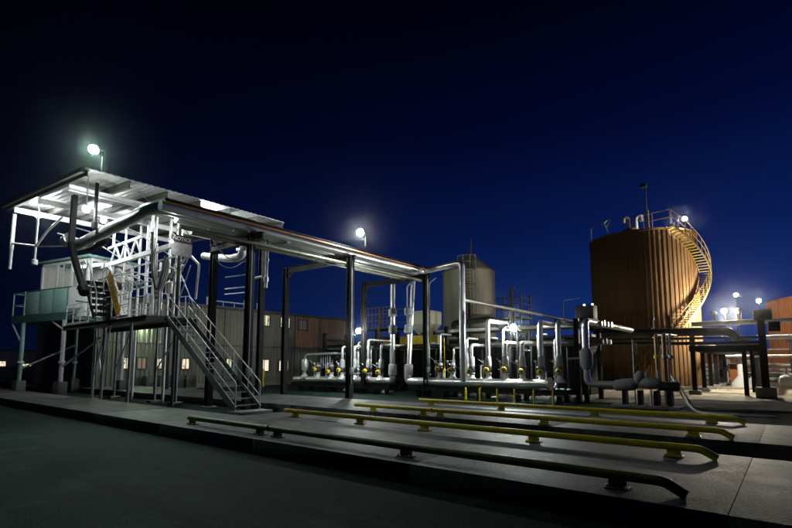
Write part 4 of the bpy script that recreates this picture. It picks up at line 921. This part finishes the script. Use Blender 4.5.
def helix(T, a0, z0, a1, z1, ntr):
    ri, ro = TR + 0.14, TR + 0.86; n = 26
    for r_, nm in ((ri, 'stringer'), (ro, 'stringer')):
        bm = bmesh.new(); rows = []
        for i in range(n + 1):
            t = i / n; a = a0 + (a1 - a0) * t; z = z0 + (z1 - z0) * t
            rows.append([bm.verts.new(tp(a, r_ + d, z + h)) for d, h in ((-.015, -.10), (.015, -.10), (.015, .08), (-.015, .08))])
        for A_, B_ in zip(rows, rows[1:]):
            for k in range(4): bm.faces.new((A_[k], A_[(k+1) % 4], B_[(k+1) % 4], B_[k]))
        bm.faces.new(rows[0]); bm.faces.new(rows[-1]); bmesh.ops.recalc_face_normals(bm, faces=bm.faces)
        obj(T, nm, bm, 'stair_yellow')
    for h, r_ in ((1.05, 0.026), (0.55, 0.02)):
        tube(T, 'handrail', [tp(a0 + (a1-a0)*i/n, ro, z0 + (z1-z0)*i/n + h) for i in range(n + 1)], r_, 'stair_yellow', n=8)
    for i in range(0, n + 1, 3):
        a = a0 + (a1-a0)*i/n; z = z0 + (z1-z0)*i/n; tube(T, 'post', [tp(a, ro, z), tp(a, ro, z + 1.05)], 0.02, 'stair_yellow', n=6)
    da = 0.24 / TR * (1 if a1 > a0 else -1)
    for i in range(ntr):
        t = (i + 0.5) / ntr; a = a0 + (a1-a0)*t; z = z0 + (z1-z0)*t; h = 0.035
        vs_ = [tp(a - da/2, ri + .03, z), tp(a + da/2, ri + .03, z), tp(a + da/2, ro - .03, z), tp(a - da/2, ro - .03, z)]
        quadmesh(T, 'tread', [tuple(v) for v in vs_] + [(v.x, v.y, v.z - h) for v in vs_], [(0,1,2,3), (4,5,6,7), (0,1,5,4), (1,2,6,5), (2,3,7,6), (3,0,4,7)], 'stair_yellow')
ST = thing('spiral_stair', 'yellow spiral stair with handrails winding round the brown tank', 'stairs', (TX + TR + 0.6, TY, G))
helix(ST, cA + R(26), TH, cA + R(80), 7.9, 19)
helix(ST, cA + R(80), 7.9, cA + R(26), 3.6, 25)
helix(ST, cA + R(26), 3.6, cA - R(14), G + 0.1, 20)
for z in (TH + 0.5, TH + 1.05): tube(ST, 'landing_rail', [tp(cA + R(4), TR - 0.1, z), tp(cA + R(12), TR + 0.2, z), tp(cA + R(24), TR + 0.95, z)], 0.035, 'brown_pipe', n=8)
for a in (4, 12, 24): tube(ST, 'landing_post', [tp(cA + R(a), TR + (0 if a < 10 else 0.2 if a < 20 else 0.95), TH), tp(cA + R(a), TR + (0 if a < 10 else 0.2 if a < 20 else 0.95), TH + 1.05)], 0.03, 'brown_pipe', n=6)
T = thing('tank_handrail', 'pale tube handrail at the left edge of the brown tank roof', 'handrail', tuple(tp(cA - R(80), TR, TH)))
aL = cA - R(82)
tube(T, 'rail', [tp(aL, TR - 0.1, TH - 0.3), tp(aL, TR - 0.1, TH + 1.3), tp(aL + R(38), TR - 0.1, TH + 1.3), tp(aL + R(42), TR - 0.4, TH + 0.1)], 0.05, 'galv', 0.2, n=8)
tube(T, 'ladder_loop', [tp(aL + R(38), TR, TH + 0.9), tp(aL + R(40), TR - 0.5, TH + 1.4), tp(aL + R(46), TR - 0.3, TH + 1.2), tp(aL + R(42), TR - 0.2, TH + 0.7)], 0.05, 'galv', 0.2, n=8)
T = thing('roof_vent', 'pair of goose neck vents on the brown tank roof', 'vent', tuple(tp(cA - R(6), 2.2, TH + 0.2)))
for s in (-0.32, 0.32):
    b_ = tp(cA - R(10) + s * 0.25, 2.6, TH + 0.1); r2 = Vector((math.cos(cA + math.pi/2), math.sin(cA + math.pi/2), 0))
    tube(T, 'goose_neck', [b_, b_ + Vector((0, 0, 1.1)), b_ + r2 * s * 1.2 + Vector((0, 0, 1.2)), b_ + r2 * s * 1.25 + Vector((0, 0, 0.75))], 0.15, 'galv', 0.25, n=12)
lathe(T, 'hatch', [(0.5, 0), (0.55, 0.05), (0.55, 0.3), (0.1, 0.42)], tp(cA - R(14), 2.4, TH + 0.1), 'tank_brown', n=20)
T = thing('mast', 'thin dark mast with a boxy head on the brown tank roof', 'mast', tuple(tp(cA + R(8), TR - 0.6, TH + 0.1)))
mb_ = tp(cA + R(9), TR - 0.5, TH + 0.05)
tube(T, 'pole', [mb_, mb_ + Vector((0, 0, 3.2))], 0.055, 'trim', n=8)
box(T, 'head', tuple(mb_ + Vector((-0.1, 0, 3.3))), (0.42, 0.3, 0.3), 'trim', bev=0.04)
tube(T, 'conduit', [mb_ + Vector((0.1, 0, 0)), mb_ + Vector((0.1, 0, 1.4))], 0.04, 'brown_pipe', n=6)

# ================================================================ right hand rack
RK = thing('yard_pipe_rack', 'black steel pipe rack right of the brown tank on a lit gravel yard', 'pipe rack', (-3, 40, G))
ysr = [33.4, 37.3, 40.7, 44.2, 47.4, 50.4]
for i, y in enumerate(ysr):
    ibeam(RK, 'column', (-4.5, y, G), (-4.5, y, 2.45 if i else 3.25), 0.24, 0.24, 'black_steel', 0.03)
    box(RK, 'footing', (-4.5, y, G + 0.14), (0.6, 0.6, 0.28), 'footing', bev=0.04)
    x2 = -1.9 if i else -2.05
    ibeam(RK, 'column', (x2, y, G), (x2, y, 2.45), 0.22, 0.22, 'black_steel', 0.03)
    ibeam(RK, 'crossbeam', (-4.7, y, 2.4), (-1.0 if i == 0 else -1.7, y, 2.4), 0.24, 0.32, 'black_steel', 0.03)
ibeam(RK, 'column', (-1.15, 32.3, G), (-1.15, 32.3, 4.0), 0.34, 0.34, 'black_steel', 0.04)
box(RK, 'footing', (-1.15, 32.3, G + 0.3), (0.9, 0.9, 0.6), 'footing', bev=0.06)
ibeam(RK, 'side_beam', (-4.5, 33.6, 2.35), (-4.5, 50.4, 2.35), 0.2, 0.22, 'black_steel'); ibeam(RK, 'side_beam', (-1.9, 37.3, 2.35), (-1.9, 50.4, 2.35), 0.2, 0.22, 'black_steel')
box(RK, 'bracket_box', (-1.05, 32.2, 4.1), (0.8, 0.5, 0.55), 'black_steel', bev=0.05)
box(RK, 'bracket_box', (-0.6, 32.2, 3.45), (0.5, 0.4, 0.5), 'black_steel', bev=0.05)
gr = 'pipes crossing the gravel yard'
pipe_thing('pipe', 'fat black pipe crossing in front of the brown tank and bending down', [(-9.4, 32.2, 3.38), (-2.6, 32.2, 3.30), (-2.25, 33.2, 2.85), (-1.9, 34.6, 2.75)], 0.24, 'dark_pipe', 0.4, 18, group=gr, flanges=(((-6.4, 32.2, 3.35), (1, 0, 0)),))
pipe_thing('pipe', 'thin black pipe below the fat black pipe before the tank', [(-9.4, 32.3, 2.75), (-1.2, 32.3, 2.62)], 0.10, 'dark_pipe', 0.2, 14, group=gr)
pipe_thing('pipe', 'second thin black pipe level with the beam before the tank', [(-9.4, 32.7, 3.0), (-1.0, 32.7, 2.95)], 0.07, 'dark_pipe', 0.2, 12, group=gr)
pipe_thing('pipe', 'long white pipe high across the yard to the right edge', [(-4.9, 36.5, 4.05), (6.0, 36.5, 4.05)], 0.15, 'white', 0.2, 16, group=gr)
pipe_thing('pipe', 'lower white pipe across the yard to the right edge', [(-1.6, 38.0, 3.15), (6.0, 38.0, 3.15)], 0.14, 'white', 0.2, 16, group=gr)
pipe_thing('pipe', 'thin white pipe lowest across the yard at the right edge', [(-3.4, 39.0, 2.0), (6.0, 39.0, 2.0)], 0.09, 'white', 0.2, 14, group=gr)
for i, (x, y) in enumerate(((-3.05, 45.7), (-2.2, 46.3))):
    T = thing('standpipe', ['left', 'right'][i] + ' one of the two thick white standpipes under the yard rack', 'pipe', (x, y, G), group='white standpipes in the yard')
    tube(T, 'pipe', [(x, y, G + 0.3), (x, y, 2.25)], 0.26, 'white', n=18)
    lathe(T, 'saddle', [(0.75, 0), (0.7, 0.35), (0.3, 0.85), (0.27, 0.9)], (x, y, G + 0.02), 'white_wrap', n=16)
for i in range(2):
    x = (-4.2, -1.75)[i]
    pipe_thing('pipe', ('left', 'right')[i] + ' one of the two pipes lying along the top of the yard rack', [(x, 33.8, 2.7), (x, 50.5, 2.7)], 0.13, 'alu_dull', 0.2, 12, group='pipes along the yard rack')
for i, (x, z) in enumerate(((-6.35, 3.6), (-5.45, 3.6), (-3.6, 4.1), (-2.3, 4.2))):
    T = thing('pipe_valve', ['first', 'second', 'third', 'fourth'][i] + ' small valve from the left standing on the pipes before the tank', 'valve', (x, 32.2, z), group='small valves on the yard pipes')
    tube(T, 'spindle', [(x, 32.2 if i < 2 else 36.5, z - 0.1), (x, 32.2 if i < 2 else 36.5, z + 0.5)], 0.08, 'trim', n=8)
    lathe(T, 'head', [(0.04, -0.10), (0.12, -0.08), (0.13, 0.05), (0.08, 0.12), (0.02, 0.14)], (x, 32.2 if i < 2 else 36.5, z + 0.6), 'trim' if i != 2 else 'white', n=14)
# background white pipework and barriers glimpsed between the rack legs
for i in range(6):
    z = 0.15 + 0.42 * (i % 4); y = 52.5 + i * 1.1
    pipe_thing('pipe', '%s pale pipe from the front in the background beyond the yard rack' % ORD[i], [(-9.0, y, z), (8.0, y, z)], 0.11 + 0.05 * (i % 2), 'white' if i % 3 else 'alu_dull', 0.2, 12, group='pale background pipes beyond the rack', bands=False)
for i in range(5):
    x = -5.6 + i * 0.55 + (0.2 if i % 2 else 0)
    T = thing('pipe_spool', '%s pale flanged spool from the left standing beyond the yard rack' % ORD[i], 'pipe', (x, 51.5, G), group='pale spools beyond the rack')
    tube(T, 'pipe', [(x, 51.5, G + 0.02), (x, 51.5, 1.3 + 0.3 * (i % 3)), (x + 0.5, 52.2, 1.4 + 0.3 * (i % 3))], 0.13, 'white', 0.2, n=12)
    lathe(T, 'flange', [(0.22, -0.05), (0.22, 0.05)], (x, 51.5, 0.6), 'galv', n=12)
T = thing('barrier', 'orange barrier board standing beyond the yard rack', 'barrier', (-3.95, 50.9, G))
box(T, 'board', (-3.95, 50.9, 0.75), (0.5, 0.08, 1.5), 'orange', bev=0.01)
for s in (-0.2, 0.2): box(T, 'foot', (-3.95 + s, 50.9, G + 0.1), (0.08, 0.5, 0.2), 'trim')
T = thing('pipe_skid', 'low white tank skid with fittings at the right edge of the yard', 'skid', (0.2, 36.0, G))
lathe(T, 'vessel', [(0.05, -1.9), (0.3, -1.8), (0.42, -1.5), (0.42, 1.5), (0.3, 1.8), (0.05, 1.9)], (1.2, 36.0, 0.5), 'white', axis=(1, 0, 0), n=20)
for x in (0.0, 1.6): box(T, 'saddle', (x, 36.0, 0.0), (0.2, 0.8, 0.55), 'black_steel')
for x in (-0.3, 0.4, 1.0): tube(T, 'nozzle', [(x, 36.0, 0.85), (x, 36.0, 1.25)], 0.07, 'galv', n=10)
T = thing('signpost', 'thin black post with a dark head at the right edge', 'post', (0.1, 42.0, G))
tube(T, 'post', [(0.05, 42.0, G), (0.05, 42.0, 3.0)], 0.14, 'black_steel', n=10); box(T, 'head', (0.05, 42.0, 3.05), (0.6, 0.3, 0.2), 'black_steel')

# low clad shed closing the yard behind the pale pipes
T = thing('background_shed', 'low rust coloured shed beyond the pale pipes of the yard', 'shed', (-2, 60.5, G))
for i in range(8):
    x0 = -11.5 + i * 2.6
    bm = bmesh.new(); pr_ = []
    for k in range(8):
        for f, d in ((0, 0), (.5, 0), (.6, .06), (.9, .06)): pr_.append((x0 + 2.56 * (k + f) / 8, 60.4 - d))
    lo = [bm.verts.new((a, b, G)) for a, b in pr_]; hi = [bm.verts.new((a, b, 2.9)) for a, b in pr_]
    for k in range(len(pr_) - 1): bm.faces.new((lo[k], lo[k+1], hi[k+1], hi[k]))
    bmesh.ops.recalc_face_normals(bm, faces=bm.faces)
    obj(T, 'wall_panel', bm, 'tank_rust')
box(T, 'core', (-1.1, 61.2, 1.25), (20.8, 1.5, 3.1), 'tank_rust')
box(T, 'roof', (-1.1, 61.2, 2.92), (21.2, 2.0, 0.14), 'white')
# far rust coloured tank and sheds
T = thing('storage_tank', 'rust coloured wide tank in the background at the right edge', 'tank', (8.6, 76, G))
for i in range(16):
    a0 = 2*math.pi*i/16
    fluted(T, 'cladding_panel', 8.6, 76, 10.6, G, 8.8, 10, 'tank_rust', a0 + 0.001, a0 + 2*math.pi/16 - 0.001, 0.09)
lathe(T, 'roof', [(10.7, 8.8), (10.7, 8.95), (1.0, 10.2), (0.8, 10.2)], (8.6, 76, 0), 'tank_rust', n=64)
lathe(T, 'shell', [(10.56, 0), (10.56, 9.0)], (8.6, 76, G), 'tank_rust', n=64)

# ================================================================ pumps by the right end of the manifold
T = thing('transfer_pump', 'large grey blanket wrapped pump and valves right of the manifold', 'pump', (-5.4, 22.4, G))
lathe(T, 'jacket', [(0.14, -0.5), (0.22, -0.42), (0.27, -0.1), (0.26, 0.25), (0.19, 0.42), (0.12, 0.48)], (-5.55, 22.4, 0.62), 'blanket', axis=(1, 0.05, 0.1), n=18)
lathe(T, 'casing', [(0.12, -0.45), (0.2, -0.35), (0.25, 0.0), (0.22, 0.3), (0.13, 0.42)], (-4.65, 22.45, 0.72), 'blanket', axis=(1, 0, 0), n=18)
lathe(T, 'elbow_jacket', [(0.1, -0.2), (0.18, -0.1), (0.19, 0.2), (0.12, 0.35)], (-5.05, 22.4, 0.85), 'blanket', axis=(0.3, 0, 1), n=16)
lathe(T, 'motor', [(0.05, -0.4), (0.19, -0.36), (0.2, 0.3), (0.14, 0.4)], (-3.95, 22.5, 0.6), 'dark_pipe', axis=(1, 0, 0), n=18)
for x in (-5.6, -5.0, -4.4, -3.9): box(T, 'pedestal', (x, 22.4, 0.05), (0.16, 0.4, 0.72), 'black_steel')
box(T, 'baseplate', (-4.8, 22.4, G + 0.06), (2.6, 0.8, 0.12), 'footing', bev=0.02)
for x, z in ((-5.05, 1.2), (-4.75, 1.15), (-4.3, 1.25)): tube(T, 'stem', [(x, 22.35, 0.9), (x, 22.35, z)], 0.035, 'galv', n=8)
tube(T, 'drain', [(-4.55, 22.2, 0.45), (-4.55, 22.15, G + 0.1)], 0.05, 'white', n=8)
T = thing('instrument_post', 'thin post with a small pinkish plate above the grey pump', 'post', (-5.3, 22.8, G))
tube(T, 'post', [(-5.3, 22.8, G), (-5.3, 22.8, 2.55)], 0.03, 'galv', n=8)
box(T, 'plate', (-5.2, 22.77, 2.15), (0.16, 0.03, 0.5), 'brown_pipe')
for i, x in enumerate((-4.55, -4.25, -4.02)):
    T = thing('standpipe', '%s thin upright pipe from the left above the pump motor' % ORD[i], 'pipe', (x, 23.6, G), group='thin upright pipes above the pump motor')
    tube(T, 'pipe', [(x, 23.6, G), (x, 23.6, 2.75), (x, 25.2, 2.78)], [0.07, 0.09, 0.045][i], 'brown_pipe' if i < 2 else 'galv', 0.15, n=10)
    lathe(T, 'valve', [(0.05, -0.1), (0.12, -0.06), (0.12, 0.06), (0.05, 0.1)], (x, 23.6, 1.8), 'valve_yellow' if i == 0 else 'galv', n=12)
T = thing('hose', 'pale hose sagging down from the standpipes onto the ground', 'hose', (-3.8, 23, 0.8))
tube(T, 'hose_run', [(-4.0, 23.4, 1.0), (-3.7, 22.9, 0.55), (-3.35, 22.2, 0.0), (-2.9, 21.3, G + 0.04), (-2.3, 20.9, G + 0.03), (-0.5, 21.2, G + 0.03)], 0.03, 'white', 0.5, n=8)
T = thing('hose', 'dark hose lying beside the pale hose right of the pump', 'hose', (-3.6, 23.2, 0.8))
tube(T, 'hose_run', [(-3.9, 23.6, 0.9), (-3.5, 23.0, 0.3), (-3.1, 22.5, G + 0.04), (-2.0, 22.6, G + 0.04), (0.5, 23.6, G + 0.04)], 0.035, 'rubber', 0.5, n=8)
T = thing('junction_box', 'dark equipment box with a tube frame on top of the rear rack', 'box', (-8.2, 25, 3.7))
box(T, 'body', (-7.9, 25.0, 4.05), (0.9, 0.7, 0.75), 'black_steel', bev=0.05)
tube(T, 'frame', [(-8.9, 24.7, 3.6), (-8.9, 24.7, 4.75), (-8.1, 24.7, 4.8)], 0.03, 'trim', 0.05, n=8)
emit('pilot', (0.9, 0.95, 1.0), 3.0)
for x in (-7.85, -7.45): lathe(T, 'pilot_light', [(0.01, -0.05), (0.05, -0.03), (0.05, 0.03), (0.01, 0.05)], (x, 24.6, 4.42), 'pilot', n=10)
ibeam(PR, 'end_column', (-7.65, 22.75, G), (-7.65, 22.75, 3.6), 0.22, 0.22, 'black_steel')

gc = 'cables sagging from the canopy to the bridge columns'
for i, (a, b, sag) in enumerate((((-19.4, 8.0, 8.2), (-16.3, 11.0, 6.2), 0.5), ((-19.4, 10.5, 8.2), (-16.3, 11.1, 5.6), 0.9), ((-19.3, 11.2, 6.2), (-16.3, 11.1, 5.9), 0.6))):
    a, b = Vector(a), Vector(b)
    T = thing('cable', ['upper', 'long lower', 'short slack'][i] + ' black cable sagging between the canopy and the tall column', 'cable', tuple(a), group=gc)
    tube(T, 'cable_run', [a + (b - a) * (k / 14) - Vector((0, 0, sag * 4 * (k / 14) * (1 - k / 14))) for k in range(15)], 0.02, 'rubber', n=6)

# ================================================================ far background at the left, under the cabin
F = thing('far_shed', 'long low far shed with small lit openings beneath the cabin', 'shed', (-95, 22, G))
box(F, 'wall', (-97, 24, 1.6), (3, 44, 3.8), 'siding')
box(F, 'roof', (-97, 24, 3.6), (4, 45, 0.25), 'trim')
for i in range(9):
    y = 6.5 + 4.1 * i
    window(F, y, y + (1.6 if i % 3 else 2.4), 0.5, 1.5 + 0.4 * (i % 2), ('win_warm', 'win_cream', 'win_dim')[i % 3], x=-95.5)
for i, (x, y) in enumerate(((-60, 13.0), (-66, 16.2), (-72, 22.0))):
    T = thing('parked_skip', '%s dark skip from the left standing far behind the cabin stilts' % ORD[i], 'skip', (x, y, G), group='dark skips far behind the cabin')
    bm = bmesh.new()
    a_ = [bm.verts.new((x + u * 0.75, y + v * 1.3, G + 0.15)) for u, v in ((-1, -1), (1, -1), (1, 1), (-1, 1))]; b_ = [bm.verts.new((x + u, y + v * 2.0, G + 1.5)) for u, v in ((-1, -1), (1, -1), (1, 1), (-1, 1))]
    for k in range(4): bm.faces.new((a_[k], a_[(k+1) % 4], b_[(k+1) % 4], b_[k]))
    bm.faces.new(a_); bm.faces.new(b_); bmesh.ops.recalc_face_normals(bm, faces=bm.faces)
    obj(T, 'body', bm, 'teal_dark')
    box(T, 'rim', (x, y, G + 1.53), (2.1, 4.1, 0.08), 'trim')
    for v in (-0.8, 0.8): box(T, 'skid_foot', (x, y + v, G + 0.08), (1.4, 0.15, 0.16), 'trim')
for i, (x0, x1, y) in enumerate(((-46, -38, 11.65), (-40, -35, 8.6))):
    T = thing('painted_kerb', ['long', 'short'][i] + ' yellow painted kerb beneath the cabin', 'kerb', (x0, y, G), group='yellow painted kerbs below the cabin')
    n = 4
    for k in range(n):
        a = x0 + (x1 - x0) * k / n; b = x0 + (x1 - x0) * (k + 1) / n
        box(T, 'kerb_stone', ((a + b) / 2, y, G + 0.10), (b - a - 0.02, 0.16, 0.2), 'yellow', bev=0.02)

# ================================================================ thin air volume added for halos round the lamps
hz = bpy.data.materials.new('haze'); hz.use_nodes = True; ht = hz.node_tree; ht.nodes.clear()
ho = ht.nodes.new('ShaderNodeOutputMaterial'); hv = ht.nodes.new('ShaderNodeVolumePrincipled')
hv.inputs['Color'].default_value = (0.95, 0.97, 1.0, 1); hv.inputs['Density'].default_value = 0.00035; hv.inputs['Anisotropy'].default_value = 0.985
ht.links.new(hv.outputs[0], ho.inputs['Volume']); M['haze'] = hz
bm = bmesh.new(); bmesh.ops.create_cube(bm, size=1.0); bmesh.ops.scale(bm, verts=bm.verts, vec=(804, 804, 17)); bmesh.ops.translate(bm, verts=bm.verts, vec=(0, 0, 7.19))
o = obj(None, 'haze', bm, 'haze'); o['kind'] = 'stuff'; o['label'] = 'thin air volume added over the yard to give the lamps halos'; o['category'] = 'haze'
